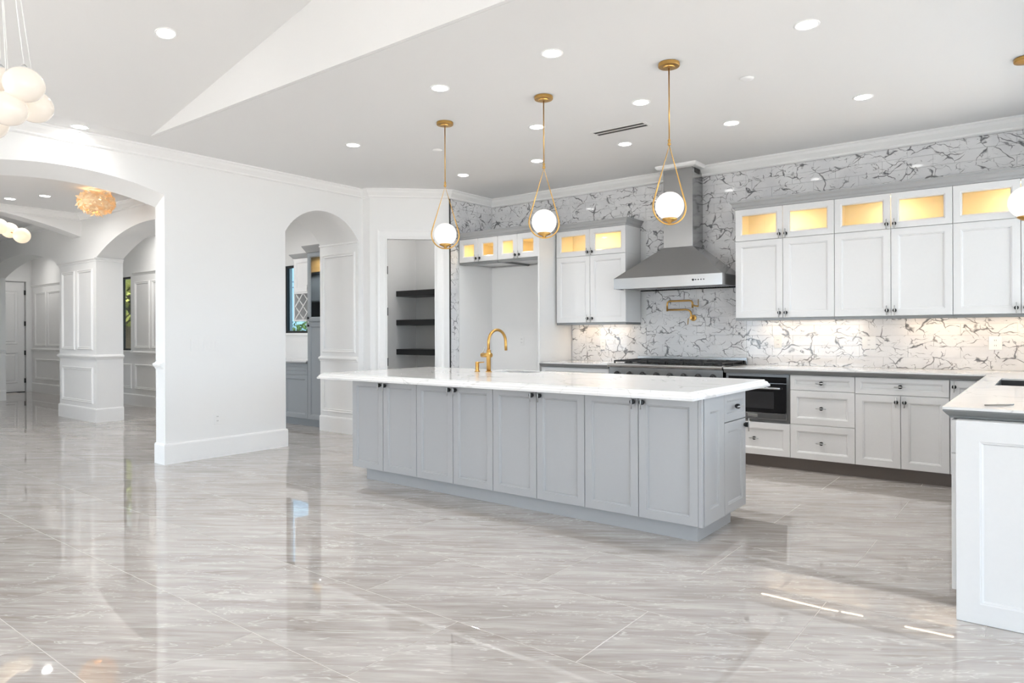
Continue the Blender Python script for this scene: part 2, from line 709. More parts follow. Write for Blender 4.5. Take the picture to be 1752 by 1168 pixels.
CROWN = [(0, ZC), (0.085, ZC), (0.085, ZC - 0.014), (0.072, ZC - 0.020), (0.060, ZC - 0.044), (0.034, ZC - 0.070),
         (0.024, ZC - 0.080), (0.024, ZC - 0.094), (0.012, ZC - 0.102), (0, ZC - 0.104)]
BASE = [(0, 0), (0.017, 0), (0.017, 0.180), (0.013, 0.192), (0.006, 0.198), (0, 0.199)]
RAIL = [(0, 0.895), (0.010, 0.900), (0.014, 0.915), (0.030, 0.925), (0.034, 0.938), (0.028, 0.950), (0.012, 0.956), (0, 0.966)]
CAP = [(0, 2.295), (0.010, 2.30), (0.014, 2.318), (0.030, 2.330), (0.032, 2.345), (0, 2.352)]

# ------------------------------------------------------------------ floor
floor = struct(box('floor', GROUT, (-18.4, 4.3, -3.7, 7.4, -0.06, -0.0008)))
TX, TY = 1.21, 0.60


def slab_mesh(name, sx, sy, sz, ch, mat):
    bm = bmesh.new()
    bmesh.ops.create_cube(bm, size=1)
    for v in bm.verts:
        v.co = Vector((v.co.x * sx, v.co.y * sy, v.co.z * sz))
    if ch:
        bmesh.ops.bevel(bm, geom=list(bm.edges), offset=ch, segments=1, affect='EDGES')
    me = bpy.data.meshes.new(name)
    bm.to_mesh(me)
    bm.free()
    me.materials.append(mat)
    return me


ftile = slab_mesh('floor_tile', TX - 0.003, TY - 0.003, 0.010, 0.0005, FLOORT)
ROOMS = [(-6.95, 4.15, -3.5, 3.4), (-6.9, 0.3, 3.4, 7.1), (-7.5, -6.6, 4.5, 7.1), (-11.3, -6.6, -1.3, 4.2),
         (-17.9, -11.1, 1.0, 5.6), (-11.3, -7.3, 4.0, 6.3)]
nt_ = 0
for j in range(-9, 10):
    yc = 1.61 + j * TY + TY / 2
    xoff = -0.815 if j % 2 == 0 else -1.42
    for i in range(-16, 6):
        xc = xoff + i * TX + TX / 2
        ok = any(r[0] < xc + TX / 2 and r[1] > xc - TX / 2 and r[2] < yc + TY / 2 and r[3] > yc - TY / 2 for r in ROOMS)
        if not ok or xc + TX / 2 > 4.25 or xc - TX / 2 < -18.3 or yc - TY / 2 < -3.65 or yc + TY / 2 > 7.38:
            continue
        o = bpy.data.objects.new('floor_tile', ftile)
        COL.objects.link(o)
        o.parent = floor
        o.location = Vector((xc, yc, -0.005)) - floor.location
        nt_ += 1
print('floor tiles', nt_)

# ------------------------------------------------------------------ ceilings
XV0, XV1, XV2, ZR = -6.324, -1.30, 3.724, 3.02 + 0.2133 * (6.324 - 1.30)
YG = 2.91
struct(box('ceiling', CEIL, (-7.0, 4.3, YG, 7.3, ZC, ZC + 0.08)))                 # flat kitchen ceiling
struct(box('ceiling', CEIL, (-7.0, XV0, -3.7, YG, ZC, ZC + 0.08)))                 # flat strip along the left wall
for (xa, za, xb, zb) in ((XV0, ZC, XV1, ZR), (XV1, ZR, XV2 + 0.6, ZR - 0.2133 * (XV2 + 0.6 - XV1))):
    mb = MB()
    ring = lambda y: [(xa, y, za), (xb, y, zb), (xb, y, zb + 0.08), (xa, y, za + 0.08)]
    mb.loft([ring(-3.7), ring(YG)])
    struct(mb.build('ceiling', CEIL))
mb = MB()
tri = lambda y: [(XV0, y, ZC + 0.001), (XV2 + 0.6, y, ZC + 0.001), (XV2 + 0.6, y, ZC + 0.02), (XV1, y, ZR + 0.02), (XV0, y, ZC + 0.02)]
mb.loft([tri(YG - 0.03), tri(YG - 0.002)])
struct(mb.build('wall_gable', CEIL))
struct(box('ceiling', CEIL, (-18.4, -7.0, -1.5, 7.3, ZC, ZC + 0.08)))              # dining room, foyer and butler pantry

# ------------------------------------------------------------------ walls
# left wall seen from the kitchen: faces +x, u runs along +y
ARCH1 = dict(u0=1.50, u1=3.175, zs=2.590, rise=0.122, splay=0.10)
ARCH2 = dict(u0=4.50, u1=5.525, zs=2.39, rise=0.295)
MLW = frame((XL, 0, 0), '+x')
wall_left = wall('wall_left', MLW, -3.7, 4.0, ZC, 0.19, [ARCH1])
wall_left2 = wall('wall_left', MLW, 4.0, 5.60, ZC, 0.76, [ARCH2])
# stub and 45 degree pantry wall
PA, PB = Vector((-6.56, 5.60, 0)), Vector((-5.865, 6.285, 0))
struct(box('wall_stub', WALL, (-7.45, -6.56, 5.60, 5.70, 0, ZC)))
MPW = frame(PA, PB - PA)
LP = (PB - PA).length
wall_pantry = wall('wall_pantry', MPW, 0, LP, ZC, 0.10, [dict(u0=0.195, u1=0.80, zs=2.425, zb=0)])
wall_side = struct(box('wall_side', WALL, (-5.965, -5.868, 6.285, 7.12, 0, ZC)))
wall_back = struct(box('wall_back', WGROUT, (-7.5, 0.45, YB + 0.006, YB + 0.16, 0, ZC)))
# pantry interior
struct(box('wall_pantry_inner', WALL, (-7.40, -7.25, 5.70, 7.05, 0, ZC)))
struct(box('wall_pantry_inner', WALL, (-7.25, -5.965, 7.05, 7.112, 0, ZC)))
# right wall with an unseen window assumed for side daylight, return wall, living-room walls
wall_right = wall('wall_right', frame((0.30, 7.2, 0), '-x'), 0, 3.75, ZC, 0.12, [dict(u0=0.48, u1=3.48, zb=1.0, zs=2.70)])
struct(box('wall_return', WALL, (0.42, 4.15, 3.45, 3.55, 0, ZC)))
wall_living = wall('wall_living', frame((4.10, 3.45, 0), '-x'), 0, 7.15, ZC + 0.1, 0.15, [dict(u0=0.55, u1=6.55, zb=0.0, zs=2.62)])  # unseen opening put in for daylight from the right
wall_rear = wall('wall_rear', frame((4.25, -3.5, 0), '+y'), 0, 11.1, 4.2, 0.16,
                 [dict(u0=4.25 - b, u1=4.25 - a, zb=0.0, zs=2.40) for a, b in REAR_OPENINGS])
# dining room / foyer walls
MPIER = frame((0, 4.10, 0), '-y')
wall_arcade = wall('wall_arcade', MPIER, -17.9, -6.88, ZC, 0.36,
                   [dict(u0=-15.75, u1=-12.02, zs=2.335, rise=0.27), dict(u0=-10.67, u1=-7.45, zs=2.345, rise=0.36)], seg=40)
wall_foyer = wall('wall_foyer', frame((0, 5.52, 0), '-y'), -17.9, -9.9, ZC, 0.15, [dict(u0=-14.4, u1=-12.90, zb=0.965, zs=2.285)])
struct(box('wall_butler_end', WALL, (-9.95, -9.80, 5.67, 6.42, 0, ZC)))
wall_butler = wall('wall_butler', frame((0, 6.27, 0), '-y'), -9.8, -7.40, ZC, 0.15, [dict(u0=-9.36, u1=-8.76, zb=1.262, zs=2.30)])
struct(box('wall_butler_side', WALL, (-7.452, -7.40, 5.70, 6.27, 0, ZC)))
wall_hall = wall('wall_hall', frame((-17.75, 0, 0), '+x'), 1.0, 5.52, ZC, 0.12, [dict(u0=4.55, u1=5.40, zb=0, zs=2.42)])
wall_divider = wall('wall_divider', frame((-11.2, 0, 0), '+x'), -1.3, 4.20, ZC, 0.30, [dict(u0=0.1, u1=4.15, zs=2.67, rise=0.335)], seg=40)
wall_dining = wall('wall_dining', frame((-6.88, -1.2, 0), '+y'), 0, 4.35, ZC, 0.15, [dict(u0=0.95, u1=3.15, zb=0.8, zs=2.4)])  # unseen window opening added to light the dining room
struct(box('wall_foyer_end', WALL, (-17.9, -11.2, 0.9, 1.0, 0, ZC)))

# crown mouldings
struct(sweep([(XL, -3.5), (XL, 5.60), (PA.x, 5.60), (PB.x, PB.y), (-5.868, 7.104), (0.30, 7.104), (0.30, 3.45)], CROWN, side=-1).build('trim_1', TRIM))
struct(sweep([(-6.88, 4.10), (-11.2, 4.10), (-11.2, -1.2)], CROWN, side=1).build('trim_2', TRIM))
struct(sweep([(-11.5, 4.10), (-17.75, 4.10)], CROWN, side=1).build('trim_3', TRIM))
struct(sweep([(-17.75, 5.52), (-9.9, 5.52)], CROWN, side=-1).build('trim_4', TRIM))
struct(sweep([(-3.257, 7.02), (-3.257, 6.827), (-2.919, 6.827), (-2.919, 7.02)], [(0, ZC), (0.060, ZC), (0.060, ZC - 0.018), (0.045, ZC - 0.034), (0.0, ZC - 0.042)], side=-1).build('trim_19', TRIM))
# baseboards
bl = struct(sweep([(-6.88, 3.175), (XL, 3.175), (XL, 4.50), (-7.45, 4.50)], BASE, side=-1).build('baseboard_left', TRIM))
struct(sweep([(-7.45, 5.525), (XL, 5.525), (XL, 5.60), (PA.x, 5.60), (PA.x + 0.055, PA.y + 0.055)], BASE, side=-1).build('baseboard_passage', TRIM))
struct(sweep([(-12.02, 4.46), (-12.02, 4.10), (-10.67, 4.10), (-10.67, 4.46)], BASE, side=-1).build('baseboard_pier', TRIM))
struct(sweep([(-17.75, 5.52), (-9.95, 5.52)], BASE, side=-1).build('baseboard_foyer', TRIM))
struct(sweep([(-17.75, 5.43), (-17.75, 5.52)], BASE, side=-1).build('baseboard_hall', TRIM))
struct(sweep([(-17.9, 4.10), (-15.75, 4.10), (-15.75, 4.46)], BASE, side=-1).build('baseboard_far_pier', TRIM))
# chair rails and cap rails
struct(sweep([(-7.45, 5.525), (XL - 0.005, 5.525)], RAIL, side=-1).build('trim_5', TRIM))
struct(sweep([(-12.02, 4.46), (-12.02, 4.10), (-10.67, 4.10), (-10.67, 4.46)], RAIL, side=-1).build('trim_6', TRIM))
struct(sweep([(-12.02, 4.46), (-12.02, 4.10), (-10.67, 4.10), (-10.67, 4.46)], CAP, side=-1).build('trim_7', TRIM))
struct(sweep([(-17.75, 5.52), (-14.5, 5.52)], RAIL, side=-1).build('trim_8', TRIM))
struct(sweep([(-12.80, 5.52), (-9.95, 5.52)], RAIL, side=-1).build('trim_9', TRIM))
struct(sweep([(-17.75, 5.52), (-14.5, 5.52)], CAP, side=-1).build('trim_10', TRIM))
struct(sweep([(-12.80, 5.52), (-9.95, 5.52)], CAP, side=-1).build('trim_11', TRIM))
struct(sweep([(-6.88, 3.175), (-6.72, 3.175)], [(o, z + 0.02) for o, z in RAIL], side=-1).build('trim_12', TRIM))
struct(sweep([(-15.75, 4.46), (-15.75, 4.10), (-17.7, 4.10)], RAIL, side=1).build('trim_13', TRIM))
struct(sweep([(-7.45, 5.525), (XL - 0.005, 5.525)], [(0, 2.365), (0.016, 2.370), (0.016, 2.388), (0, 2.388)], side=-1).build('trim_14', TRIM))
# picture-frame mouldings
MJ = frame((0, 5.525, 0), '-y')
moulding(wall_left2, MJ, -7.40, -6.74, 1.01, 2.26)
moulding(wall_left2, MJ, -7.40, -6.74, 0.25, 0.74)
moulding(wall_arcade, MPIER, -11.90, -11.42, 1.03, 2.20)
moulding(wall_arcade, MPIER, -11.32, -10.78, 1.03, 2.20)
moulding(wall_arcade, MPIER, -11.90, -10.78, 0.26, 0.78)
MF = frame((0, 5.52, 0), '-y')
for a, b, low in ((-12.72, -12.16, 0), (-12.08, -11.4, 0), (-17.55, -16.92, 0), (-16.80, -15.9, 0), (-15.8, -14.9, 0)):
    moulding(wall_foyer, MF, a, b, 1.01, 2.18)
for a, b in ((-17.55, -15.8), (-15.7, -14.5), (-13.5, -12.86), (-12.72, -11.4)):
    moulding(wall_foyer, MF, a, b, 0.29, 0.73)

# ------------------------------------------------------------------ windows, doors
def window(name, M, x0, x1, z0, z1, mull=(), sill=True, pane=DIMPANE):
    fr = struct(MB(M).rects(x0, x1, z0, z1, [(0, 0.03), (0, 0.08), (0.035, 0.08), (0.035, 0.03)], closed=True).build(name, BLACK))
    MB(M).box(x0 + 0.03, x1 - 0.03, 0.052, 0.056, z0 + 0.03, z1 - 0.03).build('pane', pane, fr)
    for u in mull:
        MB(M).box(u - 0.02, u + 0.02, 0.035, 0.075, z0 + 0.03, z1 - 0.03).build('mullion', BLACK, fr)
    if sill:
        MB(M).box(x0 - 0.05, x1 + 0.05, -0.03, 0.03, z0 - 0.035, z0 - 0.001).build('window_sill', TRIM, fr, bevel=0.004)
    return fr


window('window_1', MF, -14.40, -12.90, 0.965, 2.285, mull=(-13.30,), pane=DIMPANE2)
window('window_2', frame((0, 6.27, 0), '-y'), -9.36, -8.76, 1.262, 2.30)
MR = frame((0.30, 7.2, 0), '-x')
fr3 = struct(MB(MR).rects(0.48, 3.48, 1.0, 2.70, [(0, 0.04), (0, 0.09), (0.04, 0.09), (0.04, 0.04)], closed=True).build('window_assumed', BLACK))  # assumed window out of view, enlarged to light the island end
MB(MR).box(0.51, 3.45, 0.06, 0.064, 1.03, 2.67).build('pane', CLEAR, fr3)

# front door of the house at the end of the foyer
MH = frame((-17.75, 0, 0), '+x')
dr = MB(MH)
dr.box(4.57, 5.38, 0.03, 0.075, 0.012, 2.405)
door = struct(dr.build('door_1', TRIM, bevel=0.002))
for z0, z1 in ((0.20, 0.88), (1.05, 2.22)):
    for x0, x1 in ((4.68, 5.26),):
        MB(MH).rects(x0, x1, z0, z1, [(0, 0.031), (0.012, 0.018), (0.03, 0.024), (0.05, 0.030), (0.07, 0.018)], cap1=True).build('door_panel', TRIM, door)
for z in (0.25, 0.86, 1.50, 2.18):
    MB(MH).box(5.372, 5.402, 0.005, 0.032, z - 0.05, z + 0.05).build('hinge', BLACK, door)
MB(MH).box(4.545, 5.405, 0.080, 0.110, 0.0, 2.425).build('light_stop', TRIM, door)  # hidden board added behind the door to stop sky light leaking
MB(MH).box(4.57, 5.38, 0.0, 0.03, 0.0, 0.012).build('door_sweep', BLACK, door)
fr1 = MB(MH)
fr1.loft([[(4.46, 0, 0), (4.55, 0, 0), (4.55, -0.022, 0), (4.46, -0.022, 0)], [(4.46, 0, 2.51), (4.55, 0, 2.42), (4.55, -0.022, 2.42), (4.46, -0.022, 2.51)],
          [(5.49, 0, 2.51), (5.40, 0, 2.42), (5.40, -0.022, 2.42), (5.49, -0.022, 2.51)], [(5.49, 0, 0), (5.40, 0, 0), (5.40, -0.022, 0), (5.49, -0.022, 0)]])
struct(fr1.build('trim_15', TRIM))
# pantry doorway casing (two-step profile) and hinges
cas = MB(MPW)
for off, th in ((0.0, 0.0),):
    prof = [(-0.012, 0.0), (-0.012, -0.016), (-0.030, -0.020), (-0.075, -0.020), (-0.095, -0.028), (-0.105, -0.028), (-0.105, 0.0)]
    a, b, zt = 0.195, 0.80, 2.425
    rings = []
    rings.append([(a + o, y, 0) for o, y in prof])
    rings.append([(a + o, y, zt - o) for o, y in prof])
    rings.append([(b - o, y, zt - o) for o, y in prof])
    rings.append([(b - o, y, 0) for o, y in prof])
    cas.loft(rings)
casing = struct(cas.build('trim_16', TRIM))
jam = MB(MPW)
jam.loft([[(0.195, 0.0, 0), (0.207, 0, 0), (0.207, 0.10, 0), (0.195, 0.10, 0)], [(0.195, 0, 2.425), (0.207, 0, 2.413), (0.207, 0.10, 2.413), (0.195, 0.10, 2.425)],
          [(0.80, 0, 2.425), (0.788, 0, 2.413), (0.788, 0.10, 2.413), (0.80, 0.10, 2.425)], [(0.80, 0, 0), (0.788, 0, 0), (0.788, 0.10, 0), (0.80, 0.10, 0)]])
jam_o = struct(jam.build('trim_17', TRIM))
for z in (0.90, 1.52, 2.03):
    MB(MPW).box(0.206, 0.216, 0.004, 0.040, z - 0.05, z + 0.05).build('hinge', BLACK, jam_o, bevel=0.003)
# black metal edge strip where the tiled side wall ends
struct(box('trim_18', BLACK, (-5.866, -5.852, 6.277, 6.289, 0.0, 2.915)))

# ------------------------------------------------------------------ wall tiles
TW, TH_ = 0.40, 0.10
tile_cache = {}


def tile_piece(w, h):
    key = (round(w, 3), round(h, 3))
    if key not in tile_cache:
        bm = bmesh.new()
        bmesh.ops.create_cube(bm, size=1)
        for v in bm.verts:
            v.co = Vector((v.co.x * (w - 0.0016), v.co.y * 0.009, v.co.z * (h - 0.0016)))
        bmesh.ops.bevel(bm, geom=[e for e in bm.edges], offset=0.0007, segments=1, affect='EDGES')
        me = bpy.data.meshes.new('wall_tile')
        bm.to_mesh(me)
        bm.free()
        me.materials.append(TILE)
        tile_cache[key] = me
    return tile_cache[key]


nw_ = 0


def tile_area(parent, origin, xdir, u0, u1, z0, z1):
    """running-bond tiles on the plane through origin; u along xdir"""
    global nw_
    x = Vector(xdir)
    rz = math.atan2(x.y, x.x)
    j0 = int(math.floor((z0 - 0.915) / TH_ + 1e-6))
    j1 = int(math.ceil((z1 - 0.915) / TH_ - 1e-6))
    for j in range(j0, j1):
        za, zb = max(z0, 0.915 + j * TH_), min(z1, 0.915 + (j + 1) * TH_)
        if zb - za < 0.008:
            continue
        off = 0.0 if j % 2 == 0 else TW / 2
        i = math.floor((u0 - off) / TW)
        while off + i * TW < u1:
            ua, ub = max(u0, off + i * TW), min(u1, off + (i + 1) * TW)
            i += 1
            if ub - ua < 0.01:
                continue
            o = bpy.data.objects.new('wall_tile', tile_piece(ub - ua, zb - za))
            COL.objects.link(o)
            o.parent = parent
            p = Vector(origin) + x * ((ua + ub) / 2)
            o.location = Vector((p.x, p.y, (za + zb) / 2)) - parent.location
            o.rotation_euler = (0, 0, rz)
            nw_ += 1


OB = (0, YB + 0.0045, 0)
tile_area(wall_back, OB, (1, 0, 0), -5.865, -4.62, 2.40, 2.93)
tile_area(wall_back, OB, (1, 0, 0), -4.62, -3.60, 2.40, 2.93)
tile_area(wall_back, OB, (1, 0, 0), -3.60, -2.46, 0.915, 2.93)
tile_area(wall_back, OB, (1, 0, 0), -2.46, 0.29, 2.45, 2.93)
tile_area(wall_back, OB, (1, 0, 0), -4.595, -3.60, 0.915, 1.415)
tile_area(wall_back, OB, (1, 0, 0), -2.46, 0.29, 0.915, 1.415)
OS = (-5.864, 0, 0)
tile_area(wall_side, OS, (0, 1, 0), 6.292, 7.10, 2.40, 2.93)
tile_area(wall_side, OS, (0, 1, 0), 6.292, 6.44, 0.015, 2.40)
print('wall tiles', nw_)

# ------------------------------------------------------------------ cabinet building blocks
def handle(parent, M, x, z, vertical=True, y=0.0, length=0.085):
    """T-bar: black post with a thin nickel bar"""
    mb = MB(M)
    n = 12
    rings = []
    for r, yy in ((0.011, 0.0), (0.011, -0.004), (0.016, -0.008), (0.016, -0.024), (0.0135, -0.026)):
        rings.append([(x + r * math.cos(2 * math.pi * k / n), y + yy, z + r * math.sin(2 * math.pi * k / n)) for k in range(n)])
    mb.loft(rings, 0, sm=False)
    h = length / 2
    if vertical:
        mb.tube([(x, y - 0.030, z - h), (x, y - 0.030, z + h)], 0.0042, 8, mi=1)
    else:
        mb.tube([(x - h, y - 0.030, z), (x + h, y - 0.030, z)], 0.0042, 8, mi=1)
    return mb.build('handle', [BLACK, NICKEL], parent, merge=False)


def front(parent, M, x0, x1, z0, z1, mat, name='door', hx=None, hz=None, vertical=True, stile=0.055, gap=0.0022, glass_=False, pane=None):
    x0, x1, z0, z1 = x0 + gap, x1 - gap, z0 + gap, z1 - gap
    s = stile
    prof = [(0, 0.020), (0, 0.0015), (0.0015, 0), (s, 0), (s + 0.003, 0.0035), (s + 0.008, 0.0045), (s + 0.014, 0.0135)]
    mb = MB(M)
    if glass_:
        mb.rects(x0, x1, z0, z1, prof + [(s + 0.014, 0.020)], closed=True)
    else:
        mb.rects(x0, x1, z0, z1, prof)
    d = mb.build(name, mat, parent)
    if glass_:
        k = s + 0.013
        MB(M).box(x0 + k, x1 - k, 0.013, 0.016, z0 + k, z1 - k).build('glass_pane', pane or CLEAR, d)
    if hx is not None:
        handle(d, M, hx, hz, vertical)
    return d


def loc_of(M, x, y=0, z=0):
    return M @ Vector((x, y, z))


def base_cabinet(name, label, M, w, mat, depth=0.60, doors=1, drawer=None, hside='l', z0=0.115, z1=0.8645, group=None, handles=True, names=None, toe=True, panel=False):
    t = thing(name, label, 'cabinet', loc_of(M, w / 2, depth / 2, 0), group)
    MB(M).box(0.0, w, 0.021, depth, z0, z1).build('body', mat, t)
    zt = z1
    if drawer:
        front(t, M, 0, w, z1 - drawer, z1, mat, 'drawer', w / 2, z1 - drawer / 2, False, stile=0.038)
        zt = z1 - drawer
    if doors == 2:
        front(t, M, 0, w / 2, z0, zt, mat, 'door', w / 2 - 0.03 if handles else None, zt - 0.055)
        front(t, M, w / 2, w, z0, zt, mat, 'door', w / 2 + 0.03 if handles else None, zt - 0.055)
    elif doors == 1:
        hx = 0.03 if hside == 'l' else w - 0.03
        front(t, M, 0, w, z0, zt, mat, 'door', hx if handles else None, zt - 0.055)
    return t


# ------------------------------------------------------------------ island
ISX = [-4.741, -3.9565, -3.172, -2.3945, -1.616]
YI = 3.845
isl_labels = ['grey two-door island cabinet farthest left, next to the arched passage',
              'grey two-door island cabinet second from the arched passage',
              'grey two-door island cabinet third from the arched passage',
              'grey two-door island cabinet at the near corner beside the short end']
for k in range(4):
    w = ISX[k + 1] - ISX[k]
    M = frame((ISX[k], YI, 0), '-y')
    t = thing('island_cabinet', isl_labels[k], 'cabinet', loc_of(M, w / 2, 0.3, 0), 'cabinets along the island front')
    dep = 0.715 if k < 3 else 0.335
    MB(M).box(0.001, w - 0.001, 0.021, dep, 0.107, 0.864).build('body', CABG, t)
    for s in (0, 1):
        front(t, M, s * w / 2, (s + 1) * w / 2, 0.107, 0.862, CABG, 'door', w / 2 + (0.032 if s else -0.032), 0.8205, stile=0.052)
# corner post and end panel with its own shaker frame
MEN = frame((-1.587, 3.845, 0), '+x')
t = thing('island_filler', 'narrow grey panelled filler on the short end of the island', 'filler', (-1.61, 4.0, 0))
MB(MEN).box(0.0, 0.338, 0.021, 0.030, 0.107, 0.864).build('backing', CABG, t)
front(t, MEN, 0.02, 0.338, 0.107, 0.862, CABG, 'panel', stile=0.085)
MB(MEN).box(-0.002, 0.019, 0.004, 0.030, 0.107, 0.864).build('corner_post', CABG, t, bevel=0.003)
MED = frame((-1.587, 4.183, 0), '+x')
t = thing('island_end_cabinet', 'grey cabinet with one small drawer on the short end of the island', 'cabinet', (-1.9, 4.37, 0))
MB(MED).box(0.0, 0.378, 0.021, 0.62, 0.107, 0.864).build('body', CABG, t)
front(t, MED, 0, 0.378, 0.685, 0.862, CABG, 'drawer', 0.19, 0.775, False, stile=0.040)
front(t, MED, 0, 0.378, 0.107, 0.683, CABG, 'door', 0.35, 0.64, True)
t = box('island_plinth', CABG, (-4.645, -1.655, 3.922, 4.462, 0, 0.106))
tag(t, 'low grey recessed plinth under the whole island', 'plinth')

# island worktop with ogee edge and sink cut-out
IX0, IX1, IY0, IY1 = -4.925, -1.548, 3.615, 4.955
SKX0, SKX1, SKY0, SKY1 = -3.83, -3.42, 4.62, 4.86


def ring_rect(x0, x1, y0, y1, i, z):
    return [(x0 + i, y0 + i, z), (x1 - i, y0 + i, z), (x1 - i, y1 - i, z), (x0 + i, y1 - i, z)]


mb = MB()
prof = [(0.10, 0.8655), (0.012, 0.8655), (0.001, 0.868), (0.0, 0.881), (0.006, 0.885), (0.010, 0.889), (0.012, 0.896), (0.019, 0.902), (0.028, 0.905), (0.030, 0.9135), (0.0315, 0.915)]
rings = [ring_rect(IX0, IX1, IY0, IY1, i, z) for i, z in prof]
hole = [(SKX0, SKY0), (SKX1, SKY0), (SKX1, SKY1), (SKX0, SKY1)]
rings.append([(x, y, 0.915) for x, y in hole])
rings.append([(x, y, 0.8655) for x, y in hole])
mb.loft(rings, closed=True)
wt = mb.build('island_worktop', QUARTZ)
tag(wt, 'long white quartz island worktop with a stepped ogee edge', 'worktop')


def sink(name, label, x0, x1, y0, y1, zt, depth, mat):
    mb = MB()
    rr = [ring_rect(x0 - 0.02, x1 + 0.02, y0 - 0.02, y1 + 0.02, 0, zt), ring_rect(x0 - 0.02, x1 + 0.02, y0 - 0.02, y1 + 0.02, 0, zt - 0.002),
          ring_rect(x0, x1, y0, y1, -0.003, zt - 0.002), ring_rect(x0, x1, y0, y1, 0.0, zt - depth), ]
    rr = [ring_rect(x0, x1, y0, y1, -0.025, zt), ring_rect(x0, x1, y0, y1, 0.0, zt), ring_rect(x0, x1, y0, y1, 0.010, zt - depth * 0.9),
          ring_rect(x0, x1, y0, y1, 0.04, zt - depth)]
    mb.loft(rr, 0, False, True)
    t = thing(name, label, 'sink', ((x0 + x1) / 2, (y0 + y1) / 2, zt - depth))
    mb.build('basin', mat, t)
    MB().lathe([(0.042, 0.001), (0.042, 0.004), (0.030, 0.005), (0.026, 0.002)], 20, ((x0 + x1) / 2, (y0 + y1) / 2, zt - depth)).build('drain', NICKEL, t)


sink('prep_sink', 'small steel prep sink sunk into the white island worktop', SKX0, SKX1, SKY0, SKY1, 0.8650, 0.17, STEEL)

# brass faucet on the island
FX, FY = -3.80, 4.555
t = thing('faucet', 'tall brushed brass gooseneck faucet on the island', 'faucet', (FX, FY, 0.915))
MB().lathe([(0.026, 0), (0.026, 0.006), (0.021, 0.009)], 24, (FX, FY, 0.915)).build('base_ring', BRASS, t)
MB().lathe([(0.019, 0.009), (0.019, 0.185), (0.015, 0.192)], 24, (FX, FY, 0.915)).build('body', BRASS, t)
pts = [(FX, FY, 1.105), (FX, FY, 1.17)]
for k in range(17):
    a = math.pi - math.pi * k / 16
    pts.append((FX, FY + 0.118 + 0.118 * math.cos(a), 1.172 + 0.105 * math.sin(a)))
pts += [(FX, FY + 0.238, 1.14), (FX, FY + 0.240, 1.095)]
MB().tube(pts, 0.0125, 14).build('spout', BRASS, t)
mb = MB()
mb.tube([(FX - 0.075, FY - 0.003, 1.060), (FX + 0.030, FY, 1.060)], 0.019, 18)
mb.build('valve', BRASS, t)
MB().tube([(FX - 0.066, FY, 1.075), (FX - 0.062, FY + 0.01, 1.11), (FX - 0.056, FY + 0.02, 1.135)], [0.005, 0.005, 0.004], 8).build('lever', NICKEL, t)
SX, SY = -3.925, 4.55
t = thing('soap_dispenser', 'short brass soap dispenser left of the island faucet', 'dispenser', (SX, SY, 0.915))
MB().lathe([(0.024, 0), (0.024, 0.005), (0.017, 0.007), (0.017, 0.082), (0.013, 0.086)], 20, (SX, SY, 0.915)).build('body', BRASS, t)
MB().tube([(SX, SY, 0.992), (SX + 0.035, SY + 0.012, 0.996), (SX + 0.062, SY + 0.02, 0.998)], [0.006, 0.005, 0.004], 8).build('nozzle', BRASS, t)

# ------------------------------------------------------------------ back wall base run
YF = 6.437
DEP = YB - YF - 0.012


def base_at(name, label, x0, x1, **k):
    return base_cabinet(name, label, frame((x0, YF, 0), '-y'), x1 - x0, CABW, depth=DEP, **k)


base_at('base_cabinet', 'white base cabinet left of the range, mostly behind the island', -4.585, -3.70, doors=2, drawer=0.145)
# microwave drawer cabinet
M = frame((-2.432, YF, 0), '-y')
w = 2.432 - 1.838
t = thing('base_cabinet', 'low white one-drawer base cabinet directly under the microwave drawer', 'cabinet', loc_of(M, w / 2, 0.3, 0))
MB(M).box(0, w, 0.021, DEP, 0.115, 0.4175).build('body', CABW, t)
front(t, M, 0, w, 0.115, 0.418, CABW, 'drawer', w / 2 - 0.02, 0.268, False)
m = thing('microwave_drawer', 'built-in steel and black glass microwave drawer under the worktop', 'microwave', loc_of(M, w / 2, 0.2, 0.43))
MB(M).box(0.004, w - 0.004, 0.035, DEP - 0.05, 0.4185, 0.8625).build('casing', STEEL, m)
mb = MB(M)
mb.rects(0.004, w - 0.004, 0.423, 0.862, [(0, 0.034), (0, 0.004), (0.003, 0.001), (0.026, 0.001), (0.026, 0.034)], closed=True)
mb.build('frame', STEEL, m)
MB(M).box(0.031, w - 0.031, -0.004, 0.033, 0.506, 0.775).build('door_glass', BLACKG, m, bevel=0.003)
MB(M).box(0.031, w - 0.031, 0.0, 0.033, 0.780, 0.836).build('control_panel', BLACKG, m, bevel=0.002)
MB(M).box(0.031, w - 0.031, -0.006, 0.033, 0.450, 0.503).build('lower_band', STEEL, m, bevel=0.002)
MB(M).box(0.13, w - 0.14, -0.0052, -0.0035, 0.545, 0.70).build('viewing_window', pbr('window_mesh', (0.03, 0.03, 0.032), 0.25), m)
MB(M).box(0.215, 0.305, -0.0085, -0.006, 0.464, 0.490).build('badge', NICKEL, m, bevel=0.001)
mb = MB(M)
mb.tube([(0.05, -0.034, 0.735), (w - 0.075, -0.034, 0.735)], 0.011, 14)
mb.build('handle', STEEL, m)
for xx in (0.08, w - 0.105):
    MB(M).tube([(xx, -0.004, 0.735), (xx, -0.032, 0.735)], 0.007, 10).build('handle_post', STEEL, m)
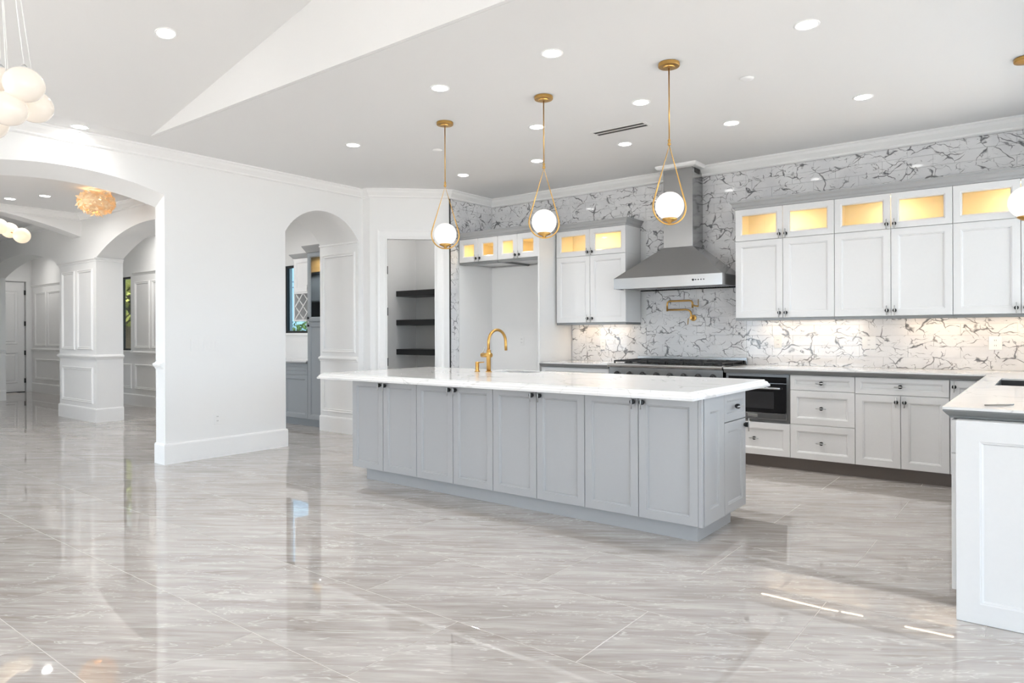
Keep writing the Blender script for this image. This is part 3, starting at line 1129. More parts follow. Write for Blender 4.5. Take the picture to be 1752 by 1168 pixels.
# drawer base
M = frame((-1.838, YF, 0), '-y')
w = 1.838 - 1.303
t = thing('drawer_cabinet', 'white base cabinet with three stacked drawers right of the microwave', 'cabinet', loc_of(M, w / 2, 0.3, 0))
MB(M).box(0, w, 0.021, DEP, 0.115, 0.8645).build('body', CABW, t)
for z0, z1, s in ((0.727, 0.8645, 0.038), (0.422, 0.727, 0.055), (0.115, 0.422, 0.055)):
    front(t, M, 0, w, z0, z1, CABW, 'drawer', w / 2, (z0 + z1) / 2, False, stile=s)
base_at('base_cabinet', 'white base cabinet with wide drawer over two doors near the inside corner', -1.303, -0.618, doors=2, drawer=0.145)
base_at('base_cabinet', 'narrow white corner base cabinet beside the peninsula', -0.616, -0.345, doors=1, hside='l')
tag(box('toe_kick', TOE_SHADE, (-2.432, -0.30, 6.520, 6.535, 0, 0.114)), 'toe kick with shade painted in brown-grey under the right back cabinets', 'toe kick')
tag(box('toe_kick', TOE_SHADE, (-4.585, -3.70, 6.520, 6.535, 0, 0.114)), 'toe kick with painted shade under the cabinet left of the range', 'toe kick')
for x0, x1 in ((-4.60, -4.586),):
    pass

# ------------------------------------------------------------------ worktops on the perimeter
def slab_top(name, xs, ys, inside, z0, z1, mat, parent):
    mb = MB()
    nx, ny = len(xs) - 1, len(ys) - 1
    ins = [[inside((xs[i] + xs[i + 1]) / 2, (ys[j] + ys[j + 1]) / 2) for j in range(ny)] for i in range(nx)]
    for i in range(nx):
        for j in range(ny):
            if not ins[i][j]:
                continue
            a, b, c, d = xs[i], xs[i + 1], ys[j], ys[j + 1]
            mb.quad((a, c, z1), (b, c, z1), (b, d, z1), (a, d, z1))
            mb.quad((a, c, z0), (a, d, z0), (b, d, z0), (b, c, z0))
            for di, dj, p, q in ((-1, 0, (a, c), (a, d)), (1, 0, (b, c), (b, d)), (0, -1, (a, c), (b, c)), (0, 1, (a, d), (b, d))):
                ii, jj = i + di, j + dj
                if 0 <= ii < nx and 0 <= jj < ny and ins[ii][jj]:
                    continue
                mb.quad((*p, z0), (*q, z0), (*q, z1), (*p, z1))
    return mb.build(name, mat, parent)


PX0, PY0 = -0.372, 3.592
t = thing('worktop', 'long marble worktop with grey edge along the peninsula and right back cabinets', 'worktop', (-1.0, 6.7, 0.865))
xs = [-2.436, PX0, -0.262, 0.288]
ys = [PY0, 5.19, 5.95, 6.395, YB - 0.001]
xs = [-2.436, PX0, -0.262, 0.17, 0.288]
slab_top('slab', xs, ys, lambda x, y: (y > 6.395 or x > PX0) and not (-0.262 < x < 0.17 and 5.19 < y < 5.95), 0.904, 0.915, QUARTZ, t)
EDGE = [(0.0, 0.9035), (0.0, 0.898), (-0.004, 0.893), (-0.013, 0.882), (-0.022, 0.874), (-0.024, 0.866), (-0.06, 0.866), (-0.06, 0.9035)]
sweep([(0.288, PY0), (PX0, PY0), (PX0, 6.395), (-2.436, 6.395)], EDGE, side=1).build('edge', EDGEM, t)
t = thing('worktop', 'short marble worktop with grey edge left of the range', 'worktop', (-4.1, 6.7, 0.865))
slab_top('slab', [-4.585, -3.695], [6.395, YB - 0.001], lambda x, y: True, 0.904, 0.915, QUARTZ, t)
sweep([(-3.695, 6.395), (-4.585, 6.395)], EDGE, side=1).build('edge', EDGEM, t)
sink('kitchen_sink', 'dark undermount sink in the peninsula worktop at the right edge', -0.262, 0.17, 5.19, 5.95, 0.9035, 0.20, pbr('granite_sink', (0.03, 0.03, 0.032), 0.4))
# bent wire / hex key lying on the peninsula
mb = MB()
kz = 0.9185
mb.tube([(-0.225, 3.735, kz), (-0.150, 3.800, kz), (-0.135, 3.822, kz), (-0.125, 3.850, kz)], 0.003, 8)
o = mb.build('hex_key', pbr('dull_steel', (0.25, 0.24, 0.23), 0.4, metal=1.0))
tag(o, 'small bent metal hex key lying on the peninsula worktop', 'tool')

# ------------------------------------------------------------------ peninsula cabinets
t = thing('end_panel', 'large white shaker end panel closing the peninsula, standing on the floor', 'panel', (-0.02, 3.55, 0))
MB().box(-0.318, 0.288, 3.556, 3.575, 0.0, 0.864).build('backing', CABW, t)
front(t, frame((-0.318, 3.535, 0), '-y'), 0, 0.606, 0.001, 0.864, CABW, 'panel', stile=0.085, gap=0.0)
labs = ['white peninsula cabinet with drawer and door right behind the end panel',
        'white peninsula cabinet in the middle, under the dark sink',
        'white peninsula cabinet nearest the inside corner']
ys = [3.578, 4.40, 6.0, 6.395]
for k in range(3):
    a, b = ys[k], ys[k + 1]
    M = frame((-0.338, b, 0), '-x')
    w = b - a
    t = thing('peninsula_cabinet', labs[k], 'cabinet', (0.0, (a + b) / 2, 0), 'cabinets along the peninsula')
    MB(M).box(0, w, 0.021, 0.60, 0.115, 0.864 if k != 1 else 0.69).build('body', CABW, t)
    n = 2 if w > 0.7 else 1
    front(t, M, 0, w, 0.715, 0.862, CABW, 'drawer', w / 2, 0.79, False, stile=0.038)
    for s in range(n):
        front(t, M, s * w / n, (s + 1) * w / n, 0.115, 0.715, CABW, 'door', (s * w / n + 0.03) if s or n == 1 else w / n - 0.03, 0.66)
tag(box('toe_kick', TOE_SHADE, (-0.262, -0.247, 3.578, 6.52, 0, 0.114)), 'toe kick running under the peninsula cabinets', 'toe kick')

# ------------------------------------------------------------------ range
RX0, RX1, RY0 = -3.688, -2.445, 6.395
t = thing('gas_range', 'wide stainless steel gas range with black cast iron grates', 'range', ((RX0 + RX1) / 2, 6.75, 0))
MB().box(RX0 + 0.004, RX1 - 0.004, RY0 + 0.06, YB - 0.02, 0.10, 0.885).build('body', STEEL, t)
MB().box(RX0 + 0.02, RX1 - 0.02, RY0 + 0.09, YB - 0.06, 0.0, 0.099).build('kick_panel', BLACK, t)
mb = MB()
pr = [(0.065, 0.888), (0.0, 0.888), (-0.012, 0.894), (-0.016, 0.908), (-0.012, 0.922), (0.0, 0.928), (0.065, 0.928)]
mb.loft([[(RX0, RY0 + o, z) for o, z in pr], [(RX1, RY0 + o, z) for o, z in pr]])
mb.build('bullnose', STEEL, t)
MB().box(RX0 + 0.002, RX1 - 0.002, RY0 + 0.066, YB - 0.025, 0.886, 0.918).build('cooktop', pbr('cooktop_steel', (0.10, 0.10, 0.10), 0.3, metal=1.0), t)
MB().box(RX0, RX1, YB - 0.045, YB - 0.012, 0.919, 0.985).build('back_guard', STEEL, t, bevel=0.002)
MB().box(RX0 + 0.004, RX1 - 0.004, RY0 + 0.02, RY0 + 0.059, 0.745, 0.886).build('control_panel', STEEL, t, bevel=0.002)
for k in range(8):
    x = RX0 + 0.10 + k * (RX1 - RX0 - 0.20) / 7
    mb = MB()
    n = 16
    mb.loft([[(x + r * math.cos(2 * math.pi * q / n), RY0 + y, 0.815 + r * math.sin(2 * math.pi * q / n)) for q in range(n)]
             for r, y in ((0.030, 0.019), (0.030, 0.012), (0.022, 0.010), (0.020, -0.022), (0.017, -0.025))])
    mb.build('knob', BLACK, t)
for x0, x1 in ((RX0 + 0.006, -2.93), (-2.92, RX1 - 0.006)):
    dd = MB().box(x0, x1, RY0 + 0.022, RY0 + 0.0595, 0.16, 0.735).build('oven_door', STEEL, t, bevel=0.003)
    MB().tube([(x0 + 0.04, RY0 - 0.03, 0.69), (x1 - 0.04, RY0 - 0.03, 0.69)], 0.013, 12).build('handle', STEEL, dd)
# grates: six, each a rim with fingers, and a burner below
ng = 6
gw = (RX1 - RX0 - 0.05) / ng
for k in range(ng):
    x0 = RX0 + 0.025 + k * gw + 0.004
    x1 = x0 + gw - 0.008
    y0, y1 = RY0 + 0.085, YB - 0.065
    mb = MB()
    zt = 0.957
    for (a, b) in (((x0, y0), (x1, y0)), ((x0, y1), (x1, y1))):
        mb.box(a[0], b[0], a[1] - 0.007, a[1] + 0.007, zt - 0.016, zt)
    for x in (x0 + 0.007, (x0 + x1) / 2, x1 - 0.007):
        mb.box(x - 0.006, x + 0.006, y0 + 0.007, y1 - 0.007, zt - 0.014, zt)
    for f in (0.22, 0.42, 0.58, 0.78):
        y = y0 + f * (y1 - y0)
        mb.box(x0 + 0.013, (x0 + x1) / 2 - 0.006, y - 0.005, y + 0.005, zt - 0.013, zt - 0.001)
        mb.box((x0 + x1) / 2 + 0.006, x1 - 0.013, y - 0.005, y + 0.005, zt - 0.013, zt - 0.001)
    for x in (x0 + 0.007, x1 - 0.007):
        for y in (y0, y1, (y0 + y1) / 2):
            mb.box(x - 0.007, x + 0.007, y - 0.007, y + 0.007, 0.918, zt - 0.012)
    g = mb.build('grate', IRON, t)
    for y in (y0 + 0.14, y1 - 0.14):
        MB().lathe([(0.045, 0), (0.045, 0.010), (0.036, 0.014), (0.034, 0.022), (0.01, 0.024)], 16, ((x0 + x1) / 2, y, 0.918)).build('burner', IRON, t)

# ------------------------------------------------------------------ hood
HX0, HX1, HY0 = -3.702, -2.502, 6.552
CX0, CX1, CY0 = -3.252, -2.924, 6.832
t = thing('range_hood', 'stainless steel chimney range hood over the gas range', 'hood', ((HX0 + HX1) / 2, 6.85, 1.715))
mb = MB()
rr = lambda x0, x1, y0, z: [(x0, y0, z), (x1, y0, z), (x1, YB - 0.004, z), (x0, YB - 0.004, z)]
mb.loft([rr(HX0, HX1, HY0, 1.715), rr(HX0, HX1, HY0, 1.828)], cap0=False, cap1=False)
mb.loft([[(x0, y0, z) for (x0, y0, z) in rr(HX0 + 0.012, HX1 - 0.012, HY0 + 0.012, 1.715)][::1], rr(HX0, HX1, HY0, 1.715)], cap0=False, cap1=False)
mb.loft([rr(HX0 + 0.012, HX1 - 0.012, HY0 + 0.012, 1.735), rr(HX0 + 0.012, HX1 - 0.012, HY0 + 0.012, 1.715)], cap1=False)
mb.build('band', STEEL, t)
mb = MB()
mb.loft([rr(HX0, HX1, HY0, 1.828), rr(CX0 - 0.006, CX1 + 0.006, CY0 - 0.006, 2.150)], cap0=False)
mb.build('canopy', STEEL, t, bevel=0.0)
MB().box(CX0, CX1, CY0, YB - 0.004, 2.150, 3.018).build('chimney', STEEL, t, bevel=0.002)
MB().box(CX1 + 0.0005, CX1 + 0.003, CY0 + 0.06, CY0 + 0.19, 2.93, 2.99).build('vent_slot', BLACK, t)
for k in range(5):
    x0 = HX0 + 0.03 + k * (HX1 - HX0 - 0.06) / 5
    x1 = x0 + (HX1 - HX0 - 0.06) / 5 - 0.006
    mb = MB()
    n = 9
    wv = []
    for q in range(n * 2 + 1):
        xx = x0 + (x1 - x0) * q / (n * 2)
        wv.append((xx, 1.722 if q % 2 else 1.733))
    top = [(x, z) for x, z in wv]
    for (xa, za), (xb, zb) in zip(top[:-1], top[1:]):
        mb.quad((xa, HY0 + 0.03, za), (xb, HY0 + 0.03, zb), (xb, YB - 0.05, zb), (xa, YB - 0.05, za))
    mb.build('baffle_filter', STEEL, t)
for k in range(5):
    x = HX1 - 0.30 + k * 0.028
    r = 0.011 if k == 0 else 0.006
    mb = MB()
    n = 12
    mb.loft([[(x + r * math.cos(2 * math.pi * q / n), HY0 - y, 1.775 + r * math.sin(2 * math.pi * q / n)) for q in range(n)] for y in (0.0005, 0.005)])
    mb.build('button', BLACK, t)

# pot filler
PFX = -3.035
t = thing('pot_filler', 'folding brass pot filler on the tiled wall above the range', 'faucet', (PFX, YB, 1.40))
pz = 1.405
mb = MB()
n = 20
mb.loft([[(PFX + r * math.cos(2 * math.pi * q / n), y, pz + r * math.sin(2 * math.pi * q / n)) for q in range(n)]
         for r, y in ((0.034, YB - 0.0005), (0.034, YB - 0.010), (0.014, YB - 0.014), (0.014, YB - 0.075))])
mb.build('wall_flange', BRASS, t)
MB().tube([(PFX, YB - 0.065, pz - 0.02), (PFX, YB - 0.065, pz + 0.035), (PFX - 0.006, YB - 0.065, pz + 0.066), (PFX - 0.03, YB - 0.066, pz + 0.085),
           (PFX - 0.06, YB - 0.068, pz + 0.09), (PFX - 0.265, YB - 0.085, pz + 0.09)], 0.010, 12).build('lower_arm', BRASS, t)
MB().tube([(PFX - 0.268, YB - 0.085, pz + 0.075), (PFX - 0.268, YB - 0.085, pz + 0.150), (PFX - 0.262, YB - 0.086, pz + 0.172), (PFX - 0.242, YB - 0.088, pz + 0.185),
           (PFX + 0.00, YB - 0.11, pz + 0.185), (PFX + 0.025, YB - 0.112, pz + 0.178), (PFX + 0.036, YB - 0.113, pz + 0.16), (PFX + 0.036, YB - 0.113, pz + 0.105)], 0.010, 12).build('upper_arm', BRASS, t)
MB().tube([(PFX + 0.036, YB - 0.113, pz + 0.14), (PFX + 0.062, YB - 0.113, pz + 0.125), (PFX + 0.10, YB - 0.113, pz + 0.120)], 0.009, 10).build('valve', BRASS, t)
MB().tube([(PFX + 0.10, YB - 0.113, pz + 0.118), (PFX + 0.102, YB - 0.113, pz + 0.195)], 0.005, 8).build('lever', BRASS, t)
MB().tube([(PFX - 0.03, YB - 0.07, pz - 0.005), (PFX - 0.034, YB - 0.075, pz - 0.07)], 0.005, 8).build('wall_lever', BRASS, t)

# ------------------------------------------------------------------ upper cabinets
YU = 6.757
UZ0, UZS, UZ1 = 1.385, 2.142, 2.455


def upper_cabinet(label, x0, x1, z0, zs, z1, yf, group, doors=2, single=None, puck=True):
    w = x1 - x0
    M = frame((x0, yf, 0), '-y')
    dep = YB - yf - 0.004
    t = thing('wall_cabinet', label, 'cabinet', loc_of(M, w / 2, dep, z0), group)
    if zs > z0:
        MB(M).box(0.0005, w - 0.0005, 0.021, dep, z0, zs - 0.001).build('body', CABW, t)
    mb = MB(M)
    mb.rects(0.0005, w - 0.0005, zs, z1, [(0, dep), (0, 0.021), (0.018, 0.021), (0.018, dep - 0.012)], mis=[0, 0, 1, 1])
    mb.build('display_box', [CABW, CREAM], t)
    n = doors
    for s in range(n):
        a, b = s * w / n, (s + 1) * w / n
        left = (s == 0) if n == 2 else (single == 'r')
        hx = b - 0.030 if left else a + 0.030
        if zs > z0:
            front(t, M, a, b, z0, zs, CABW, 'door', hx, z0 + 0.048)
        front(t, M, a, b, zs, z1, CABW, 'glass_door', hx, zs + 0.042, stile=0.050 if zs > z0 else 0.058, glass_=True)
    MB(M).box(0.0005, w - 0.0005, 0.004, 0.022 if zs > z0 else 0.10, z0 - 0.026, z0 - 0.0005).build('light_rail', EDGEM, t)
    MB(M).box(w - 0.019, w - 0.0008, 0.0225, dep, z0 - 0.026, z0 - 0.0005).build('light_rail', EDGEM, t)
    if puck:
        px, py, pz = w / 2, 0.075, z1 - 0.022
        MB(M).lathe([(0.03, 0), (0.03, 0.003)], 14, (px, py, pz)).build('puck_light', FCORE2, t)
        area_light(M @ Vector((px, py + 0.01, pz - 0.004)), 0.06, PUCK, (1.0, 0.76, 0.44), (0, 0.25, -1), t, 170)
    return t


PUCK = 1.5
FCORE2 = emis('puck_lens', (1.0, 0.78, 0.45), 6.0, sample=False)
ux = [-2.447, -1.535, -0.622, 0.288]
labs = ['white wall cabinet with lit glass top doors directly right of the range hood',
        'white wall cabinet with lit glass tops in the middle of the right-hand run',
        'white wall cabinet with lit glass top at the right edge above the sink corner']
for k in range(3):
    upper_cabinet(labs[k], ux[k], ux[k + 1], UZ0, UZS, UZ1, YU, 'wall cabinets right of the hood')
upper_cabinet('white wall cabinet with lit glass tops left of the range hood', -4.588, -3.668, 1.365, 2.13, 2.437, YU, None)
upper_cabinet('left short wall cabinet with glass doors over the fridge alcove', -5.852, -5.232, 2.13, 2.13, 2.42, 6.445, 'short cabinets over the fridge alcove')
upper_cabinet('right short wall cabinet with glass doors over the fridge alcove', -5.230, -4.632, 2.13, 2.13, 2.42, 6.445, 'short cabinets over the fridge alcove')

CORN = [(0.0, 0.0), (0.006, 0.0), (0.010, 0.018), (0.022, 0.026), (0.030, 0.050), (0.044, 0.064), (0.046, 0.078), (0.0, 0.078)]


def cornice(label, path, z, side):
    o = sweep(path, [(a - 0.004, z + b) for a, b in CORN] + [(-0.05, z + 0.078), (-0.05, z)], side=side).build('cornice', GREYP)
    tag(o, label, 'cornice')


cornice('long grey cornice on top of the right-hand wall cabinets', [(0.288, YU), (-2.447, YU), (-2.447, YB - 0.003)], UZ1 + 0.0005, 1)
cornice('grey cornice on top of the wall cabinet left of the hood', [(-3.668, YB - 0.003), (-3.668, YU), (-4.588, YU)], 2.4375, 1)
cornice('grey cornice over the short fridge alcove cabinets', [(-4.610, 6.70), (-4.610, 6.445), (-5.852, 6.445)], 2.4205, 1)
for x0, x1, z, labl in ((-4.55, -3.70, 2.4375, 0), (-2.41, 0.28, UZ1, 0)):
    pass
# tall panel on the right of the fridge alcove, alcove lining
tag(box('alcove_panel', CABW, (-4.630, -4.611, 6.438, YB - 0.002, 0.0, 2.42), bevel=0.001), 'tall white side panel between fridge alcove and cabinets', 'panel')
struct(box('wall_alcove', WALL, (-5.858, -4.632, 7.085, 7.104, 0.0, 2.11)))
struct(box('wall_alcove', WALL, (-5.858, -5.848, 6.44, 7.085, 0.0, 2.11)))

# under-cabinet light strips
for k, (x0, x1, labl, pw) in enumerate(((-4.50, -3.80, 'warm light strip under the wall cabinet left of the hood', 0.36),
                                        (-2.28, -1.35, 'warm light strip under the wall cabinets just right of the hood', 0.55),
                                        (-1.02, -0.40, 'warm light strip under the middle of the right-hand wall cabinets', 0.40),
                                        (-0.36, 0.22, 'warm light strip under the wall cabinet at the right edge', 0.36))):
    zz = (1.365 if k == 0 else UZ0) - 0.001
    t = thing('light_strip', labl, 'light', ((x0 + x1) / 2, 6.98, zz - 0.012), 'under-cabinet light strips')
    MB().box(x0, x1, 6.965, 6.995, zz - 0.010, zz).build('housing', PLATE, t)
    MB().box(x0 + 0.005, x1 - 0.005, 6.970, 6.990, zz - 0.0125, zz - 0.0102).build('diffuser', LEDSTRIP, t)
    area_light(((x0 + x1) / 2, 6.98, zz - 0.015), x1 - x0, pw, (1.0, 0.66, 0.36), (0, 0.25, -1), t, 160, 'RECTANGLE', 0.015)

# ------------------------------------------------------------------ outlets and switches
def outlet(label, M, x, z, w=0.072, h=0.116, kind='socket', gangs=1):
    t = thing('outlet' if kind == 'socket' else 'light_switch', label, 'outlet' if kind == 'socket' else 'switch', loc_of(M, x, 0, z))
    MB(M).box(x - w / 2, x + w / 2, -0.006, -0.0006, z - h / 2, z + h / 2).build('plate', PLATE, t, bevel=0.0015)
    if kind == 'socket':
        for dz in (-0.022, 0.022):
            s = MB(M).box(x - 0.017, x + 0.017, -0.008, -0.0065, z + dz - 0.015, z + dz + 0.015).build('socket', PLATE, t)
            for dx in (-0.006, 0.006):
                MB(M).box(x + dx - 0.0014, x + dx + 0.0014, -0.0086, -0.0081, z + dz - 0.004, z + dz + 0.007).build('pin_slot', SLOT, s)
    else:
        for g in range(gangs):
            xx = x + (g - (gangs - 1) / 2) * 0.046
            MB(M).box(xx - 0.016, xx + 0.016, -0.009, -0.0065, z - 0.033, z + 0.033).build('rocker', PLATE, t, bevel=0.001)
    return t


MBK = frame((0, YB, 0), '-y')
outlet('white outlet on the tiles under the first cabinet right of the hood', MBK, -2.144, 1.145)
outlet('white outlet on the tiles under the middle wall cabinet', MBK, -1.317, 1.146, w=0.115)
outlet('white outlet on the tiles nearest the right edge of the picture', MBK, -0.352, 1.147, w=0.095)
outlet('white outlet on the tiles left of the range', MBK, -4.163, 1.107)
outlet('white outlet low on the rear wall of the fridge alcove', frame((0, 7.085, 0), '-y'), -5.35, 1.147)
outlet('single white light switch on the wall between the two arches', MLW, 3.46, 1.144, kind='switch')
outlet('wide three-gang white light switch on the wall between the arches', MLW, 3.641, 1.141, w=0.165, kind='switch', gangs=3)
outlet('white outlet low on the wall between the two arches', MLW, 3.697, 0.389)

# ------------------------------------------------------------------ pantry shelves
labs = ['top black floating shelf in the pantry', 'middle black floating shelf in the pantry', 'bottom black floating shelf in the pantry']
for k, zt in enumerate((1.845, 1.44, 1.03)):
    mb = MB()
    out = [(-7.249, 6.66), (-5.97, 6.66), (-5.97, 7.049), (-7.249, 7.049)]
    mb.loft([[(x, y, zt - 0.078) for x, y in out], [(x, y, zt) for x, y in out]])
    tag(mb.build('pantry_shelf', BLACK, bevel=0.002), labs[k], 'shelf', 'black pantry shelves')

# ------------------------------------------------------------------ ceiling fittings
def can_light(label, p, n=(0, 0, -1), power=None, r=0.072, spread=112):
    """recessed light: ring and lens, plus its light; n is the downward normal of the ceiling"""
    n = Vector(n).normalized()
    q = (-n).to_track_quat('Z', 'Y').to_matrix().to_4x4()
    M = Matrix.Translation(Vector(p)) @ q
    t = thing('recessed_light', label, 'light', p, 'recessed ceiling lights')
    MB(M).lathe([(r, -0.0005), (r, -0.003), (r - 0.006, -0.005), (r * 0.80, -0.004), (r * 0.80, -0.0005)], 28, cap0=False, cap1=False).build('trim_ring', FROSTW, t)
    MB(M).lathe([(r * 0.80, -0.0015), (r * 0.78, -0.003), (0.002, -0.0035)], 24).build('lens', LENS, t)
    area_light(Vector(p) + n * 0.012, r * 1.3, CAN_POWER if power is None else power, (1.0, 0.97, 0.93), n, t, spread)
    return t


for label, x, y in (
        ('recessed light above the front of the island, near the middle pendant', -2.475, 3.605),
        ('recessed light at the upper right, closest to the camera on the flat ceiling', -1.093, 4.185),
        ('recessed light above the island front, left of the middle pendant', -3.46, 3.612),
        ('recessed light between the slot vent and the right brass pendant', -2.467, 4.80),
        ('recessed light over the right-hand wall cabinets, far right', -1.097, 5.74),
        ('recessed light just left of the middle pendant rod, upper of two', -3.463, 4.81),
        ('recessed light just right of the hood chimney', -2.112, 5.755),
        ('recessed light alone near the left wall, left of the left pendant', -5.145, 4.195),
        ('recessed light just below the slot vent, left of the hood', -3.132, 5.765),
        ('recessed light just left of the middle pendant rod, lower of two', -4.147, 5.76),
        ('recessed light near the tiled corner, right of the left pendant', -5.165, 5.76)):
    can_light(label, (x, y, ZC))
vn = Vector((0.2133, 0, -1)).normalized()
vz = lambda x: ZC + 0.2133 * (x - XV0)
can_light('recessed light on the sloped ceiling left of the soffit edge', (-4.826, 2.305, vz(-4.826)), vn)
can_light('recessed light close to the left wall above the wide arch', (-6.50, 2.376, ZC), power=1.6, spread=165)
for i, (x, y) in enumerate(((-4.826, 0.3), (-2.6, 1.2), (-2.6, -1.2), (-4.826, -1.6))):  # out-of-view lights added only to brighten the living room
    can_light(['unseen added light on the slope behind the photographer, left', 'unseen added light on the slope overhead, right',
               'unseen added light on the slope at the rear, right', 'unseen added light on the slope at the rear, left'][i], (x, y, vz(x)), vn)
can_light('elongated recessed light in the dining room, nearest the wide arch', (-8.875, 2.81, ZC), power=5.5, spread=165)
can_light('recessed light in the dining room next to the feather lamp', (-10.08, 3.28, ZC), power=5.5, spread=165)
can_light('recessed light in the dining room at the left picture edge', (-10.636, 3.064, ZC), power=5.5, spread=165)
can_light('unseen light added to brighten the passage room behind the narrow arch', (-8.6, 5.0, ZC), power=8.5, spread=165)  # no fitting in view; added to brighten the butler pantry
can_light('unseen light added to brighten the foyer before the entrance door', (-16.6, 4.9, ZC), power=4.0, spread=165)  # added out of view to lift the dim hall
can_light('unseen light added to brighten the corner pantry', (-6.55, 6.45, ZC), power=2.8, spread=165)  # hidden from view, added to lift the pantry interior
can_light('unseen light added to brighten the space behind the dining arcade', (-11.6, 4.95, ZC), power=8.5, spread=165)  # added fill over the foyer side, fitting not in view

t = thing('ceiling_vent', 'white linear slot vent with two black slots in the kitchen ceiling', 'vent', (-2.93, 5.31, ZC))
MB().box(-3.20, -2.66, 5.240, 5.376, ZC - 0.006, ZC - 0.0005).build('frame', CEIL, t, bevel=0.002)
for y in (5.276, 5.340):
    MB().box(-3.17, -2.69, y - 0.019, y + 0.019, ZC - 0.0075, ZC - 0.0062).build('slot', BLACK, t)
for labl, x, y in (('small round smoke detector on the ceiling by the left pendant', -4.649, 4.815), ('small round smoke detector on the ceiling right of the right pendant', -1.651, 4.80)):
    o = MB().lathe([(0.046, -0.0005), (0.046, -0.006), (0.040, -0.013), (0.02, -0.016), (0.002, -0.016)], 24, (x, y, ZC), cap0=True).build('smoke_detector', CEIL)
    tag(o, labl, 'detector')

# ------------------------------------------------------------------ pendants
def pendant(label, x, y, gz=2.080, kz=2.50, group=None, ang=12):
    t = thing('pendant_light', label, 'pendant', (x, y, ZC), group)
    MB().lathe([(0.004, 0.0), (0.068, 0.0), (0.070, -0.003), (0.070, -0.020), (0.067, -0.024), (0.040, -0.026), (0.038, -0.032), (0.008, -0.034)], 32, (x, y, ZC - 0.0005), sm=False).build('canopy', BRASS, t)
    MB().tube([(x, y, ZC - 0.03), (x, y, kz + 0.012)], 0.0045, 10).build('rod', BRASS, t)
    MB().lathe([(0.004, 0.022), (0.008, 0.018), (0.010, 0.008), (0.006, 0.0), (0.011, -0.008), (0.011, -0.018), (0.004, -0.024)], 14, (x, y, kz)).build('knot', BRASS, t)
    a = YAW + R(ang)
    ux, uy = math.cos(a), math.sin(a)
    rl = 0.116
    cz = gz - 0.004
    d = kz - 0.02 - cz
    th = math.acos(rl / d)          # tangent point angle from straight up
    pts = [(0, kz - 0.02)]
    n = 40
    for k in range(n + 1):
        q = th + (2 * math.pi - 2 * th) * k / n
        pts.append((rl * math.sin(q), cz + rl * math.cos(q)))
    P3 = [(x + ux * u, y + uy * u, z) for u, z in pts]
    MB().tube(P3, 0.0055, 10, closed=True).build('teardrop_loop', BRASS, t)
    g = 0.093
    MB().sphere((x, y, gz), g, 36, 22).build('globe', GLOBE, t)
    MB().lathe([(0.006, -0.118), (0.012, -0.112), (0.016, -0.106), (0.048, -0.094), (0.050, -0.084), (0.046, -0.080)], 24, (x, y, gz)).build('socket_cup', BRASS, t)
    point_light((x, y, gz), 0.10, 0.0, (1.0, 0.88, 0.72), t) if False else None
    return t


pendant('left teardrop brass pendant with opal globe, farthest over the island', -3.992, 4.225, group='teardrop pendants over the island')
pendant('middle teardrop brass pendant with opal globe over the island', -2.978, 4.225, group='teardrop pendants over the island')
pendant('right teardrop brass pendant with opal globe, in front of the hood', -1.964, 4.218, group='teardrop pendants over the island')
x, y = -0.105, 5.585
t = thing('pendant_light', 'opal globe pendant cut by the right picture edge', 'pendant', (x, y, ZC))
MB().lathe([(0.004, 0.0), (0.068, 0.0), (0.070, -0.003), (0.070, -0.020), (0.067, -0.024), (0.008, -0.034)], 32, (x, y, ZC - 0.0005), sm=False).build('canopy', BRASS, t)
MB().tube([(x, y, ZC - 0.03), (x, y, 2.26)], 0.0045, 10).build('rod', BRASS, t)
MB().lathe([(0.004, 0.165), (0.010, 0.15), (0.014, 0.125), (0.020, 0.11), (0.012, 0.10)], 16, (x, y, 2.085)).build('finial', FROSTW, t)
MB().sphere((x, y, 2.085), 0.105, 36, 22).build('globe', GLOBE, t)
MB().lathe([(0.006, -0.122), (0.030, -0.116), (0.055, -0.100), (0.055, -0.092)], 24, (x, y, 2.085)).build('socket_cup', BRASS, t)

# living room globe cluster chandelier (its right half is in the picture)
fv = Vector((-math.sin(YAW), math.cos(YAW), 0))
rv = Vector((math.cos(YAW), math.sin(YAW), 0))


def seen(px, py, depth):
    h = 570.55 - 0.0077 * (px - 876)
    return Vector((0, 0, 1.25)) + (fv + rv * (px - 876) / 1179.0 + Vector((0, 0, 1)) * (h - py) / 1179.0) * depth


cc = seen(-12, -150, 3.42)
zv = ZC + 0.2133 * (cc.x - XV0)
t = thing('globe_chandelier', 'cluster of large opal glass globes on white cords, upper left', 'chandelier', (cc.x, cc.y, zv))
MB().lathe([(0.004, 0.03), (0.14, 0.03), (0.145, -0.004), (0.135, -0.022), (0.02, -0.026)], 32, (cc.x, cc.y, zv - 0.03)).build('canopy', FROSTW, t)
for px, py, dd, rp in ((43, 149, 3.40, 31), (60, 186, 3.62, 29), (3, 147, 3.50, 29), (14, 190, 3.40, 30), (18, 193, 3.75, 27), (-25, 185, 3.55, 30), (-40, 150, 3.4, 30), (-18, 215, 3.6, 29)):
    p = seen(px, py, dd)
    r = rp * dd / 1179.0
    g = MB().sphere(p, r, 36, 22, squash=0.94).build('globe', GLOBEC, t)
    MB().lathe([(0.012, 0.0), (0.014, 0.010), (0.006, 0.018)], 12, (p.x, p.y, p.z + r * 0.94 - 0.003)).build('cap', NICKEL, g)
    top = Vector((cc.x + (p.x - cc.x) * 0.35, cc.y + (p.y - cc.y) * 0.35, zv - 0.055))
    MB().tube([(p.x, p.y, p.z + r * 0.94 + 0.01), top], 0.0028, 6).build('cord', CORD, t)

